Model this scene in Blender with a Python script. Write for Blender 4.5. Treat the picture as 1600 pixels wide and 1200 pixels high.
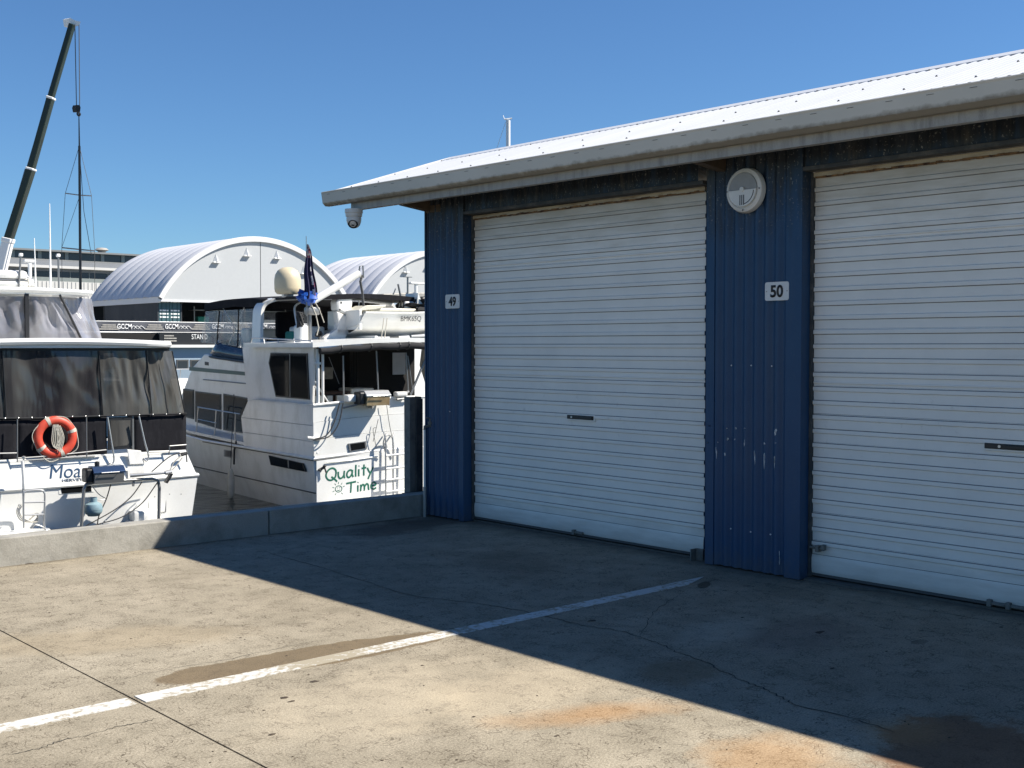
import bpy, bmesh, math, random
from mathutils import Vector, Matrix, noise
random.seed(7)
R = math.radians
scene = bpy.context.scene
for o in list(bpy.data.objects): bpy.data.objects.remove(o)
COL = scene.collection

# ------------------------------------------------------------------ camera, sky, sun, exposure
F_PX, PITCH, YAW, EYE = 1848.0, math.atan(60/1848.0), math.atan2(1660, 1848), 1.6
cam = bpy.data.objects.new('camera', bpy.data.cameras.new('camera'))
COL.objects.link(cam); scene.camera = cam
cam.location = (0, 0, EYE); cam.rotation_euler = (math.pi/2-PITCH, 0, -YAW)
cam.data.sensor_width = 36; cam.data.lens = F_PX/1600*36
cam.data.clip_start = .05; cam.data.clip_end = 6000
PHI = R(40)                                    # sun direction: behind the shed and to the right
sx, sy = math.cos(PHI), -math.sin(PHI)
ELEV = math.atan(1.364*math.cos(PHI))
world = bpy.data.worlds.new('World'); scene.world = world; world.use_nodes = True
wn = world.node_tree; bg = wn.nodes['Background']
sky = wn.nodes.new('ShaderNodeTexSky'); sky.sky_type = 'NISHITA'; sky.sun_disc = False
sky.sun_elevation = ELEV; sky.sun_rotation = math.atan2(sx, sy)
sky.air_density = 1.0; sky.dust_density = 0.0; sky.ozone_density = 1.0; sky.altitude = 0
skt = wn.nodes.new('ShaderNodeMix'); skt.data_type = 'RGBA'; skt.blend_type = 'MULTIPLY'; skt.inputs['Factor'].default_value = 1
skt.inputs[7].default_value = (.50, .78, 1.10, 1); wn.links.new(sky.outputs[0], skt.inputs[6])      # clear deep blue of the day
wn.links.new(skt.outputs[2], bg.inputs[0]); bg.inputs[1].default_value = .055
sl = bpy.data.lights.new('sun', 'SUN'); sl.energy = 4.8; sl.angle = R(.53); sl.color = (1, .94, .85)
sun = bpy.data.objects.new('sun', sl); COL.objects.link(sun)
sdir = Vector((sx*math.cos(ELEV), sy*math.cos(ELEV), math.sin(ELEV)))
sun.rotation_euler = sdir.to_track_quat('Z', 'Y').to_euler(); sun.location = (20, -10, 30)
vs = scene.view_settings
vs.view_transform = 'Standard'; vs.look = 'None'; vs.gamma = 1; vs.use_curve_mapping = False; vs.exposure = 1.0

# ------------------------------------------------------------------ measuring helpers
CP = Vector((0, 0, EYE))
_f = Vector((math.sin(YAW), math.cos(YAW), 0)); _r = Vector((math.cos(YAW), -math.sin(YAW), 0)); _u = Vector((0, 0, 1))
FW = _f*math.cos(PITCH)-_u*math.sin(PITCH); UP = _u*math.cos(PITCH)+_f*math.sin(PITCH)
def ray(x, y): return FW+_r*((x-800)/F_PX)+UP*((600-y)/F_PX)
def on(ax, val, x, y):
    d = ray(x, y); return CP+d*((val-CP[ax])/d[ax])
def G(x, y): return on(2, 0, x, y)
class Fr:                                      # a thing's own frame: where it stands and how it is turned
    def __init__(s, O, ang=0):
        s.O = Vector(O); s.rot = R(ang); s.M = Matrix.Translation(s.O) @ Matrix.Rotation(s.rot, 4, 'Z'); s.I = s.M.inverted()
    def pt(s, ax, val, x, y):
        c = s.I @ CP; d = s.I.to_3x3() @ ray(x, y)
        return c+d*((val-c[ax])/d[ax])
    def X(s, v, x, y): return s.pt(0, v, x, y)
    def Y(s, v, x, y): return s.pt(1, v, x, y)
    def Z(s, v, x, y): return s.pt(2, v, x, y)
def far(x, y_unused, depth, z):                # world point at camera depth under picture column x
    d = _f+_r*((x-800)/F_PX); p = CP+d*depth; p.z = z; return p

# ------------------------------------------------------------------ mesh builder
class MB:
    def __init__(s): s.v = []; s.f = []; s.m = []
    def add(s, vs, fs, mi=0):
        b = len(s.v); s.v += [tuple(q) for q in vs]; s.f += [tuple(i+b for i in f) for f in fs]; s.m += [mi]*len(fs); return s
    def box(s, x0, x1, y0, y1, z0, z1, mi=0):
        x0, x1 = min(x0, x1), max(x0, x1); y0, y1 = min(y0, y1), max(y0, y1); z0, z1 = min(z0, z1), max(z0, z1)
        return s.add([(x0,y0,z0),(x1,y0,z0),(x1,y1,z0),(x0,y1,z0),(x0,y0,z1),(x1,y0,z1),(x1,y1,z1),(x0,y1,z1)],
                     [(0,3,2,1),(4,5,6,7),(0,1,5,4),(1,2,6,5),(2,3,7,6),(3,0,4,7)], mi)
    def cbox(s, x0, x1, y0, y1, z0, z1, c=.01, mi=0):      # box with chamfered edges
        bm = bmesh.new(); bmesh.ops.create_cube(bm, size=1)
        for v in bm.verts: v.co = Vector(((x0+x1)/2+v.co.x*abs(x1-x0), (y0+y1)/2+v.co.y*abs(y1-y0), (z0+z1)/2+v.co.z*abs(z1-z0)))
        bmesh.ops.bevel(bm, geom=bm.edges[:], offset=c, segments=2, affect='EDGES', profile=.5)
        bm.verts.index_update(); s.add([v.co[:] for v in bm.verts], [[v.index for v in f.verts] for f in bm.faces], mi); bm.free(); return s
    def prism(s, pts, off, mi=0):                          # polygon swept by a vector
        n = len(pts); pts = [Vector(p) for p in pts]; off = Vector(off)
        vs_ = pts+[p+off for p in pts]
        fs = [tuple(range(n))[::-1], tuple(range(n, 2*n))]+[(i, (i+1) % n, (i+1) % n+n, i+n) for i in range(n)]
        nrm = Vector((0, 0, 0))
        for i in range(n): nrm += pts[i].cross(pts[(i+1) % n])
        if nrm.dot(off) < 0: fs = [f[::-1] for f in fs]
        return s.add(vs_, fs, mi)
    def tube(s, pts, r, n=8, mi=0, cap=True, r2=None):
        pts = [Vector(p) for p in pts]; L = len(pts); vs_ = []
        side = None
        for i, p in enumerate(pts):
            t = (pts[min(i+1, L-1)]-pts[max(i-1, 0)]).normalized()
            if side is None:
                side = t.cross(Vector((0, 0, 1)))
                if side.length < .05: side = t.cross(Vector((1, 0, 0)))
            side = (side-t*side.dot(t)).normalized(); up = side.cross(t)
            rr = r if r2 is None else r+(r2-r)*i/(L-1)
            for k in range(n):
                a = 2*math.pi*k/n; vs_.append(p+side*math.cos(a)*rr+up*math.sin(a)*rr)
        fs = [(i*n+k, i*n+(k+1) % n, (i+1)*n+(k+1) % n, (i+1)*n+k) for i in range(L-1) for k in range(n)]
        if cap: fs += [tuple(range(n))[::-1], tuple((L-1)*n+k for k in range(n))]
        return s.add(vs_, fs, mi)
    def lathe(s, prof, O, axis=(0, 0, 1), n=24, mi=0):     # prof: (radius, height)
        O = Vector(O); q = Vector(axis).normalized().to_track_quat('Z', 'Y'); vs_ = []
        for r, h in prof:
            for k in range(n):
                a = 2*math.pi*k/n; vs_.append(O+q @ Vector((r*math.cos(a), r*math.sin(a), h)))
        fs = [(i*n+k, i*n+(k+1) % n, (i+1)*n+(k+1) % n, (i+1)*n+k) for i in range(len(prof)-1) for k in range(n)]
        fs += [tuple(range(n))[::-1], tuple((len(prof)-1)*n+k for k in range(n))]
        return s.add(vs_, fs, mi)
    def grid(s, fn, nu, nv, mi=0):
        vs_ = [fn(i/nu, j/nv) for j in range(nv+1) for i in range(nu+1)]
        fs = [(j*(nu+1)+i, j*(nu+1)+i+1, (j+1)*(nu+1)+i+1, (j+1)*(nu+1)+i) for j in range(nv) for i in range(nu)]
        return s.add(vs_, fs, mi)
    def build(s, name, mat, parent=None, smooth=False, label=None, kind=None, world=False, thick=0, bevel=0):
        vv = s.v
        if world and parent is not None:
            q = parent
            while q.name not in FRAME: q = q.parent
            I = FRAME[q.name].I; vv = [tuple(I @ Vector(p)) for p in vv]
        me = bpy.data.meshes.new(name); me.from_pydata(vv, [], s.f)
        mats = mat if isinstance(mat, (list, tuple)) else [mat]
        for m in mats: me.materials.append(m)
        if len(mats) > 1: me.polygons.foreach_set('material_index', s.m)
        if smooth:
            me.polygons.foreach_set('use_smooth', [True]*len(me.polygons)); me.set_sharp_from_angle(angle=R(40))
        me.update()
        o = bpy.data.objects.new(name, me); COL.objects.link(o)
        if parent is not None: o.parent = parent
        if label: o['label'] = label
        if kind: o['kind'] = kind
        if thick:
            m = o.modifiers.new('s', 'SOLIDIFY'); m.thickness = thick; m.offset = 0
        if bevel:
            m = o.modifiers.new('b', 'BEVEL'); m.width = bevel; m.segments = 2; m.limit_method = 'ANGLE'
        return o
FRAME = {}
def thing(name, label, cat, fr=None, group=None, kind=None):
    fr = fr or Fr((0, 0, 0))
    o = bpy.data.objects.new(name, None); COL.objects.link(o); o.empty_display_size = .2
    o.location = fr.O; o.rotation_euler = (0, 0, fr.rot); FRAME[o.name] = fr
    if label: o['label'] = label
    if cat: o['category'] = cat
    if group: o['group'] = group
    if kind: o['kind'] = kind
    return o
def tag(o, label, cat, group=None):
    o['label'] = label; o['category'] = cat
    if group: o['group'] = group
    return o
def inst(src, parent, loc, rot=None, scale=None, label=None):
    o = src.copy(); COL.objects.link(o); o.parent = parent; o.location = loc
    if rot: o.rotation_euler = rot
    if scale: o.scale = scale
    return o
def curve(pts, k=8):                            # Catmull-Rom through points
    P = [Vector(p) for p in pts]; P = [P[0]*2-P[1]]+P+[P[-1]*2-P[-2]]; out = []
    for i in range(1, len(P)-2):
        a, b, c, d = P[i-1:i+3]
        for j in range(k):
            t = j/k; out.append(.5*((2*b)+(c-a)*t+(2*a-5*b+4*c-d)*t*t+(3*b-a-3*c+d)*t**3))
    out.append(P[-2]); return out
def sag(a, b, d, k=12):
    a, b = Vector(a), Vector(b); return [a.lerp(b, i/k)-Vector((0, 0, 4*d*(i/k)*(1-i/k))) for i in range(k+1)]
def text(name, s, mat, parent, O, ex, ez, h, w=None, bold=0, depth=.003, shear=0):
    """flat lettering: O is the lower left corner, ex the writing direction, ez up"""
    c = bpy.data.curves.new(name, 'FONT'); c.body = s; c.size = 1; c.offset = bold; c.extrude = .0; c.shear = shear; c.resolution_u = 4
    t = bpy.data.objects.new('t', c); COL.objects.link(t); bpy.context.view_layer.update()
    me = bpy.data.meshes.new_from_object(t.evaluated_get(bpy.context.evaluated_depsgraph_get())); bpy.data.objects.remove(t)
    xs = [v.co.x for v in me.vertices]; ys = [v.co.y for v in me.vertices]
    x0, y0 = min(xs), min(ys); W = max(xs)-x0; H = max(ys)-y0
    sc = h/H; scx = (w/W) if w else sc
    ex, ez, O = Vector(ex).normalized(), Vector(ez).normalized(), Vector(O); nrm = ex.cross(ez)
    for v in me.vertices:
        v.co = O+ex*((v.co.x-x0)*scx)+ez*((v.co.y-y0)*sc)
    me.name = name; me.materials.clear(); me.materials.append(mat)
    o = bpy.data.objects.new(name, me); COL.objects.link(o); o.parent = parent
    m = o.modifiers.new('s', 'SOLIDIFY'); m.thickness = depth; m.offset = 0
    return o
STROKE = {  # rounded hand lettering, units of cap height
 'Q': [[(.9,.5),(.85,.8),(.6,1),(.3,.93),(.08,.65),(.06,.35),(.25,.06),(.55,0),(.82,.2),(.9,.5)], [(.5,.28),(.8,.02),(1.0,-.2)]],
 'u': [[(0,.62),(.02,.25),(.15,.04),(.35,.08),(.5,.3)], [(.52,.64),(.5,.3),(.55,0)]],
 'a': [[(.48,.55),(.3,.64),(.08,.5),(.02,.22),(.15,.02),(.35,.1),(.5,.4)], [(.5,.62),(.48,.25),(.58,0)]],
 'l': [[(.05,1.02),(.04,.5),(.05,0)]],
 'i': [[(.05,.6),(.05,.3),(.06,0)], [(.05,.86),(.06,.9)]],
 't': [[(.2,.95),(.19,.4),(.2,0)], [(0,.64),(.4,.66)]],
 'y': [[(0,.62),(.12,.35),(.25,.15)], [(.52,.64),(.3,.15),(.08,-.35)]],
 'T': [[(0,.93),(.45,.96),(.85,.98)], [(.43,.96),(.42,.5),(.4,0)]],
 'm': [[(0,.62),(.02,.3),(0,0)], [(.02,.35),(.15,.58),(.3,.52),(.34,.2),(.33,0)], [(.35,.35),(.5,.6),(.66,.52),(.7,.2),(.74,0)]],
 'e': [[(.05,.3),(.45,.38),(.4,.58),(.2,.64),(.04,.42),(.06,.15),(.25,0),(.5,.1)]]}
ADV = {'Q':1.08,'u':.72,'a':.74,'l':.26,'i':.30,'t':.5,'y':.62,'T':.98,'m':.9,'e':.62}
def strokes(mb, s, O, ex, ez, h, w, th):
    """lettering drawn as round strokes lying on a plane"""
    O, ex, ez = Vector(O), Vector(ex).normalized(), Vector(ez); x = 0; tot = sum(ADV[c] for c in s); k = w/tot
    for c in s:
        for st in STROKE[c]:
            pts = [O+ex*((x+p[0])*k)+ez*(p[1]*h) for p in st]
            mb.tube(curve(pts, 5), th, 6)
        x += ADV[c]

# ------------------------------------------------------------------ materials
def mk(name): 
    m = bpy.data.materials.new(name); m.use_nodes = True; return m, m.node_tree, m.node_tree.nodes['Principled BSDF']
def tex(nt, kind, scale, detail=4, rough=.55, vec=None, **kw):
    n = nt.nodes.new(kind); n.inputs['Scale'].default_value = scale
    if 'Detail' in n.inputs: n.inputs['Detail'].default_value = detail
    if 'Roughness' in n.inputs: n.inputs['Roughness'].default_value = rough
    if vec: nt.links.new(vec, n.inputs['Vector'])
    return n
def coord(nt, scale=(1, 1, 1), what='Object', loc=(0, 0, 0)):
    t = nt.nodes.new('ShaderNodeTexCoord'); mp = nt.nodes.new('ShaderNodeMapping'); mp.inputs['Scale'].default_value = scale; mp.inputs['Location'].default_value = loc
    nt.links.new(t.outputs[what], mp.inputs[0]); return mp.outputs[0]
def ramp(nt, src, a, b, c0=(0, 0, 0, 1), c1=(1, 1, 1, 1)):
    if a < 0 or b > 1:
        q = nt.nodes.new('ShaderNodeMapRange'); q.inputs[1].default_value = a; q.inputs[2].default_value = b; nt.links.new(src, q.inputs[0]); src = q.outputs[0]; a, b = 0, 1
    r = nt.nodes.new('ShaderNodeValToRGB'); e = r.color_ramp.elements
    e[0].position, e[1].position = a, b; e[0].color, e[1].color = c0, c1; nt.links.new(src, r.inputs[0]); return r.outputs[0]
def mix(nt, fac, a, b, mode='MIX'):
    n = nt.nodes.new('ShaderNodeMix'); n.data_type = 'RGBA'; n.blend_type = mode
    for sock, v in ((n.inputs['Factor'], fac), (n.inputs[6], a), (n.inputs[7], b)):
        if hasattr(v, 'is_linked') or hasattr(v, 'links'): nt.links.new(v, sock)
        elif isinstance(v, (int, float)): sock.default_value = v
        else: sock.default_value = (*v[:3], 1)
    return n.outputs[2]
def math_(nt, op, a, b=None, clamp=False):
    n = nt.nodes.new('ShaderNodeMath'); n.operation = op; n.use_clamp = clamp
    for i, v in enumerate((a, b)):
        if v is None: continue
        if isinstance(v, (int, float)): n.inputs[i].default_value = v
        else: nt.links.new(v, n.inputs[i])
    return n.outputs[0]
def bump(nt, bs, h, strength, dist=.01):
    b = nt.nodes.new('ShaderNodeBump'); b.inputs['Strength'].default_value = strength; b.inputs['Distance'].default_value = dist
    nt.links.new(h, b.inputs['Height']); nt.links.new(b.outputs[0], bs.inputs['Normal'])
def paint(name, col, rough=.4, metal=0, dirt=None, amt=.5, scale=2.5, streak=(1, 1, 1), fine=.02, bmp=.03, spec=.5, lo=.45, hi=.75, coat=0, what='Object'):
    """painted or bare surface with blotchy dirt and a little relief"""
    m, nt, b = mk(name); v = coord(nt, streak, what); d = dirt or tuple(c*.6 for c in col)
    n1 = tex(nt, 'ShaderNodeTexNoise', scale, 6, .6, v)
    f = math_(nt, 'MULTIPLY', ramp(nt, n1.outputs[0], lo, hi), amt)
    n2 = tex(nt, 'ShaderNodeTexNoise', scale*22, 3, .6, v)
    base = mix(nt, f, col, d)
    base = mix(nt, ramp(nt, n2.outputs[0], .3, .7), base, mix(nt, 1.0, base, (1-fine*4,)*3, 'MULTIPLY'))
    nt.links.new(base, b.inputs['Base Color'])
    b.inputs['Roughness'].default_value = rough; b.inputs['Metallic'].default_value = metal
    b.inputs['Specular IOR Level'].default_value = spec; b.inputs['Coat Weight'].default_value = coat
    if bmp: bump(nt, b, n1.outputs[0], bmp, .05)
    return m
def plain(name, col, rough=.5, metal=0, spec=.5, alpha=1):
    m, nt, b = mk(name); b.inputs['Base Color'].default_value = (*col, 1); b.inputs['Roughness'].default_value = rough
    b.inputs['Metallic'].default_value = metal; b.inputs['Specular IOR Level'].default_value = spec
    n = tex(nt, 'ShaderNodeTexNoise', 30, 3, .6, coord(nt)); bump(nt, b, n.outputs[0], .05, .004)
    return m
def vinyl(name, tint, a, rough=.12, scl=(1.2, 1.2, .35), dist=.25, haze=(.5, .5, .5)):
    """clear or smoked flexible vinyl: part see-through, part glossy and wrinkled"""
    m, nt, b = mk(name); v = coord(nt, scl); n = tex(nt, 'ShaderNodeTexNoise', 2.2, 2, .45, v)
    n3 = tex(nt, 'ShaderNodeTexNoise', 1.6, 2, .5, v)
    nt.links.new(mix(nt, ramp(nt, n3.outputs[0], .4, .75), tint, haze), b.inputs['Base Color']); b.inputs['Roughness'].default_value = rough
    bump(nt, b, n.outputs[0], .35, dist)
    t = nt.nodes.new('ShaderNodeBsdfTransparent'); x = nt.nodes.new('ShaderNodeMixShader'); x.inputs[0].default_value = a
    nt.links.new(t.outputs[0], x.inputs[1]); nt.links.new(b.outputs[0], x.inputs[2]); nt.links.new(x.outputs[0], nt.nodes['Material Output'].inputs[0])
    return m

# --- yard concrete
def concrete_yard():
    m, nt, b = mk('yard_concrete'); P = coord(nt)
    big = tex(nt, 'ShaderNodeTexNoise', .55, 6, .6, P); med = tex(nt, 'ShaderNodeTexNoise', 3.2, 6, .65, P)
    fine = tex(nt, 'ShaderNodeTexNoise', 95, 4, .7, P); sp = tex(nt, 'ShaderNodeTexNoise', 230, 2, .6, P)
    col = mix(nt, ramp(nt, big.outputs[0], .35, .68), (.295, .258, .195), (.375, .333, .258))
    col = mix(nt, ramp(nt, med.outputs[0], .38, .62), col, mix(nt, 1.0, col, (.78, .78, .77), 'MULTIPLY'))
    col = mix(nt, ramp(nt, fine.outputs[0], .32, .68), mix(nt, 1.0, col, (.60, .59, .56), 'MULTIPLY'), mix(nt, 1.0, col, (1.22, 1.21, 1.19), 'MULTIPLY'))
    col = mix(nt, ramp(nt, sp.outputs[0], .58, .66), col, (.12, .098, .07))
    # short curved trowel and fibre marks
    for k, (sc, an) in enumerate((((16, 48, 1), .3), ((50, 14, 1), 1.1), ((30, 34, 1), 2.2))):
        vv = coord(nt, sc, loc=(k*3.1, k*7.7, 0)); vv2 = mix(nt, .12, vv, tex(nt, 'ShaderNodeTexNoise', 1.2, 3, .5, vv).outputs['Color'])
        vo = tex(nt, 'ShaderNodeTexVoronoi', 1.1, vec=vv2); vo.feature = 'DISTANCE_TO_EDGE'
        line = ramp(nt, vo.outputs[0], .012, .03, (1, 1, 1, 1), (0, 0, 0, 1))
        msk = ramp(nt, tex(nt, 'ShaderNodeTexNoise', 7+k, 2, .5, coord(nt, loc=(k*5, 2, 0))).outputs[0], .54, .60)
        col = mix(nt, math_(nt, 'MULTIPLY', math_(nt, 'MULTIPLY', line, msk), .8), col, (.09, .072, .05))
    # stains: centre x, y, radii, turn, colour, strength
    sep = nt.nodes.new('ShaderNodeSeparateXYZ'); nt.links.new(P, sep.inputs[0])
    wob = tex(nt, 'ShaderNodeTexNoise', 3.1, 9, .72, P)
    wet = None
    stains = [
        (*G(485, 1026)[:2], .82, .19, R(-6), (.17, .135, .09), .95, .07),
        (*G(1500, 1175)[:2], .55, .34, R(20), (.21, .11, .06), .8, .35),
        (*G(1060, 1050)[:2], .30, .22, R(30), (.2, .15, .095), .6, .6),
        (*G(930, 1115)[:2], .55, .17, R(-25), (.42, .24, .10), .55, 1.2),
        (*G(1200, 1185)[:2], .35, .30, 0, (.42, .25, .11), .5, .9),
        (*G(1420, 1145)[:2], .28, .2, 0, (.42, .26, .12), .5, .9),
        (*G(640, 822)[:2], .9, .35, R(10), (.12, .10, .08), .8, .7),
        (*G(800, 880)[:2], .75, .35, R(60), (.2, .175, .14), .55, .7),
        (*G(1250, 990)[:2], .6, .3, R(10), (.22, .18, .16), .5, .8),
        (*G(1437, 1003)[:2], .07, .035, 0, (.15, .13, .11), .6, .1),
        (*G(1100, 914)[:2], .13, .04, R(30), (.1, .085, .06), .9, .3),
        (*G(150, 1000)[:2], .9, .35, R(-30), (.33, .28, .2), .45, .8),
        (*G(600, 1090)[:2], .9, .5, R(15), (.5, .45, .36), .4, .8),
        (*G(1130, 985)[:2], .5, .22, R(10), (.5, .48, .42), .35, .8),
        (*G(820, 1080)[:2], .8, .4, R(10), (.52, .46, .36), .35, .8)]
    for (cx, cy, rx, ry, an, c, st, soft) in stains:
        dx = math_(nt, 'SUBTRACT', sep.outputs[0], cx); dy = math_(nt, 'SUBTRACT', sep.outputs[1], cy)
        u = math_(nt, 'DIVIDE', math_(nt, 'ADD', math_(nt, 'MULTIPLY', dx, math.cos(an)), math_(nt, 'MULTIPLY', dy, math.sin(an))), rx)
        v = math_(nt, 'DIVIDE', math_(nt, 'SUBTRACT', math_(nt, 'MULTIPLY', dy, math.cos(an)), math_(nt, 'MULTIPLY', dx, math.sin(an))), ry)
        d = math_(nt, 'SQRT', math_(nt, 'ADD', math_(nt, 'MULTIPLY', u, u), math_(nt, 'MULTIPLY', v, v)))
        d = math_(nt, 'ADD', d, math_(nt, 'MULTIPLY', math_(nt, 'SUBTRACT', wob.outputs[0], .5), 1.5 if soft > .3 else .8))
        f = ramp(nt, d, max(.0, 1-soft*.62), 1.03, (st,)*3+(1,), (0, 0, 0, 1))
        col = mix(nt, f, col, mix(nt, .5, mix(nt, 1.0, col, tuple(min(1.4, q*2.6) for q in c), 'MULTIPLY'), c))
    vo = tex(nt, 'ShaderNodeTexVoronoi', 1.7, vec=mix(nt, .06, P, tex(nt, 'ShaderNodeTexNoise', 9, 4, .6, P).outputs['Color'])); dn = tex(nt, 'ShaderNodeTexNoise', 1.1, 2, .5, P)
    spot = math_(nt, 'MULTIPLY', ramp(nt, vo.outputs['Distance'], .05, .075, (1, 1, 1, 1), (0, 0, 0, 1)), ramp(nt, dn.outputs[0], .5, .56))
    col = mix(nt, math_(nt, 'MULTIPLY', spot, .4), col, (.13, .11, .085))
    # grime along the kerb, and a darker band along the shed wall
    ed = tex(nt, 'ShaderNodeTexNoise', 6, 4, .6, P)
    k1 = math_(nt, 'ADD', math_(nt, 'SUBTRACT', 8.8, sep.outputs[1]), math_(nt, 'MULTIPLY', math_(nt, 'SUBTRACT', ed.outputs[0], .5), .22))
    col = mix(nt, ramp(nt, k1, .0, .09, (.8, .8, .8, 1), (0, 0, 0, 1)), col, (.11, .095, .07))
    k2 = math_(nt, 'ADD', math_(nt, 'SUBTRACT', 6.93, sep.outputs[0]), math_(nt, 'MULTIPLY', math_(nt, 'SUBTRACT', ed.outputs[0], .5), .5))
    col = mix(nt, ramp(nt, k2, .05, .28, (.7, .7, .7, 1), (0, 0, 0, 1)), col, (.12, .1, .075))
    nt.links.new(col, b.inputs['Base Color']); b.inputs['Roughness'].default_value = .93; b.inputs['Specular IOR Level'].default_value = .25
    bump(nt, b, fine.outputs[0], .45, .006)
    return m
M_YARD = concrete_yard()
M_GAP = plain('joint_dark', (.03, .027, .022), .95)
M_KERB = paint('kerb_concrete', (.34, .325, .285), .92, dirt=(.17, .16, .13), amt=.8, scale=5, fine=.06, bmp=.25)
def worn_line():
    m, nt, b = mk('worn_white_line'); P = coord(nt); n = tex(nt, 'ShaderNodeTexNoise', 26, 5, .7, P); n2 = tex(nt, 'ShaderNodeTexNoise', 2.2, 3, .6, P)
    s = math_(nt, 'ADD', n.outputs[0], math_(nt, 'MULTIPLY', n2.outputs[0], .55))
    sep = nt.nodes.new('ShaderNodeSeparateXYZ'); nt.links.new(P, sep.inputs[0])
    c = G(500, 1033); dd = math_(nt, 'ABSOLUTE', math_(nt, 'SUBTRACT', sep.outputs[0], c.x))
    s = math_(nt, 'ADD', s, ramp(nt, dd, .15, .55, (.13,)*3+(1,), (0, 0, 0, 1)))
    f = ramp(nt, s, .76, .88)
    nt.links.new(mix(nt, f, (.52, .51, .475), (.30, .262, .19)), b.inputs['Base Color']); b.inputs['Roughness'].default_value = .85
    bump(nt, b, n.outputs[0], .3, .003); return m
M_LINE = worn_line()
def blue_wall():
    m, nt, b = mk('blue_wall_paint'); P = coord(nt); sep = nt.nodes.new('ShaderNodeSeparateXYZ'); nt.links.new(P, sep.inputs[0])
    n = tex(nt, 'ShaderNodeTexNoise', 6, 6, .65, P); sp = tex(nt, 'ShaderNodeTexNoise', 60, 3, .6, P); st = tex(nt, 'ShaderNodeTexNoise', 9, 5, .6, coord(nt, (1, 1.6, .25)))
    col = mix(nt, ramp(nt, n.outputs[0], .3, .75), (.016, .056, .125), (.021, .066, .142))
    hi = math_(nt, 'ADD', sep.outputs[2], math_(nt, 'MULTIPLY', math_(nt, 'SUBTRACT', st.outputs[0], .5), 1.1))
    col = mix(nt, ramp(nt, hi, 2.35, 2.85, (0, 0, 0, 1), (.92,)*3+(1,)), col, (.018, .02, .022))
    hs = math_(nt, 'MULTIPLY', ramp(nt, sep.outputs[2], 2.5, 2.75), ramp(nt, st.outputs[0], .56, .72))
    col = mix(nt, math_(nt, 'MULTIPLY', hs, .55), col, (.12, .105, .08))
    spk = math_(nt, 'MULTIPLY', ramp(nt, sp.outputs[0], .62, .68), ramp(nt, sep.outputs[2], 2.3, 2.6, (.05,)*3+(1,), (.8,)*3+(1,)))
    col = mix(nt, spk, col, (.24, .24, .22))
    sn = tex(nt, 'ShaderNodeTexNoise', 18, 5, .7, P); lz = math_(nt, 'ADD', sep.outputs[2], math_(nt, 'MULTIPLY', math_(nt, 'SUBTRACT', sn.outputs[0], .5), .35))
    col = mix(nt, ramp(nt, lz, .0, .16, (.4,)*3+(1,), (0, 0, 0, 1)), col, (.10, .095, .08))
    fd_ = tex(nt, 'ShaderNodeTexNoise', 2.2, 4, .6, coord(nt, (1, 3, .5))); col = mix(nt, math_(nt, 'MULTIPLY', ramp(nt, fd_.outputs[0], .5, .75), .35), col, (.06, .085, .12))
    nt.links.new(col, b.inputs['Base Color']); b.inputs['Roughness'].default_value = .42; b.inputs['Specular IOR Level'].default_value = .32
    bump(nt, b, n.outputs[0], .05, .01); return m
M_BLUE = blue_wall()
def door_paint():
    m, nt, b = mk('roller_door_enamel'); P = coord(nt, what='Object'); g = nt.nodes.new('ShaderNodeNewGeometry'); sep = nt.nodes.new('ShaderNodeSeparateXYZ'); nt.links.new(g.outputs['Position'], sep.inputs[0])
    n = tex(nt, 'ShaderNodeTexNoise', 3, 5, .6, g.outputs['Position']); ns = nt.nodes.new('ShaderNodeMapping'); ns.inputs['Scale'].default_value = (1, 1.5, 9); nt.links.new(g.outputs['Position'], ns.inputs[0])
    n2 = tex(nt, 'ShaderNodeTexNoise', 2, 6, .6, ns.outputs[0])
    col = mix(nt, ramp(nt, n.outputs[0], .4, .7), (.80, .775, .715), (.74, .72, .67))
    col = mix(nt, math_(nt, 'MULTIPLY', ramp(nt, n2.outputs[0], .6, .8), .14), col, (.34, .31, .25))
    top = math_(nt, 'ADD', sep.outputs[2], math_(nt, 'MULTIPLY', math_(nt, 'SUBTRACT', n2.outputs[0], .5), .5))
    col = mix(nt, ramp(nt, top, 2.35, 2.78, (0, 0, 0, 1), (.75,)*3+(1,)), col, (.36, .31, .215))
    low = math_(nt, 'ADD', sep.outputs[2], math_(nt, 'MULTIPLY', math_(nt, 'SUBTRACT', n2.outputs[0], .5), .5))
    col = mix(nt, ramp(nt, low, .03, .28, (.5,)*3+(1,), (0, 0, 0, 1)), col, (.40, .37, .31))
    sc_ = tex(nt, 'ShaderNodeTexNoise', 14, 6, .7, g.outputs['Position']); hb2 = ramp(nt, math_(nt, 'ABSOLUTE', math_(nt, 'SUBTRACT', sep.outputs[2], 1.05)), .02, .4, (1, 1, 1, 1), (0, 0, 0, 1))
    col = mix(nt, math_(nt, 'MULTIPLY', math_(nt, 'MULTIPLY', ramp(nt, sc_.outputs[0], .6, .72), hb2), .35), col, (.3, .28, .25))
    nt.links.new(col, b.inputs['Base Color']); b.inputs['Roughness'].default_value = .42; b.inputs['Specular IOR Level'].default_value = .4
    bump(nt, b, n.outputs[0], .03, .02); return m
M_DOOR = door_paint()
M_SLATSHADE = paint('slat_step_shade', (.27, .265, .245), .8, dirt=(.15, .14, .12), amt=.5, scale=2)  # darker tone that paints the shadow line on the slat steps
M_RUST = paint('rusty_edge', (.34, .19, .08), .9, dirt=(.07, .035, .02), amt=1, scale=14, fine=.08, bmp=.3, lo=.35, hi=.6)
M_CREAM = paint('stained_cream_trim', (.50, .43, .30), .7, dirt=(.2, .13, .07), amt=.85, scale=9, fine=.06, streak=(1, .5, 3))
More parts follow.
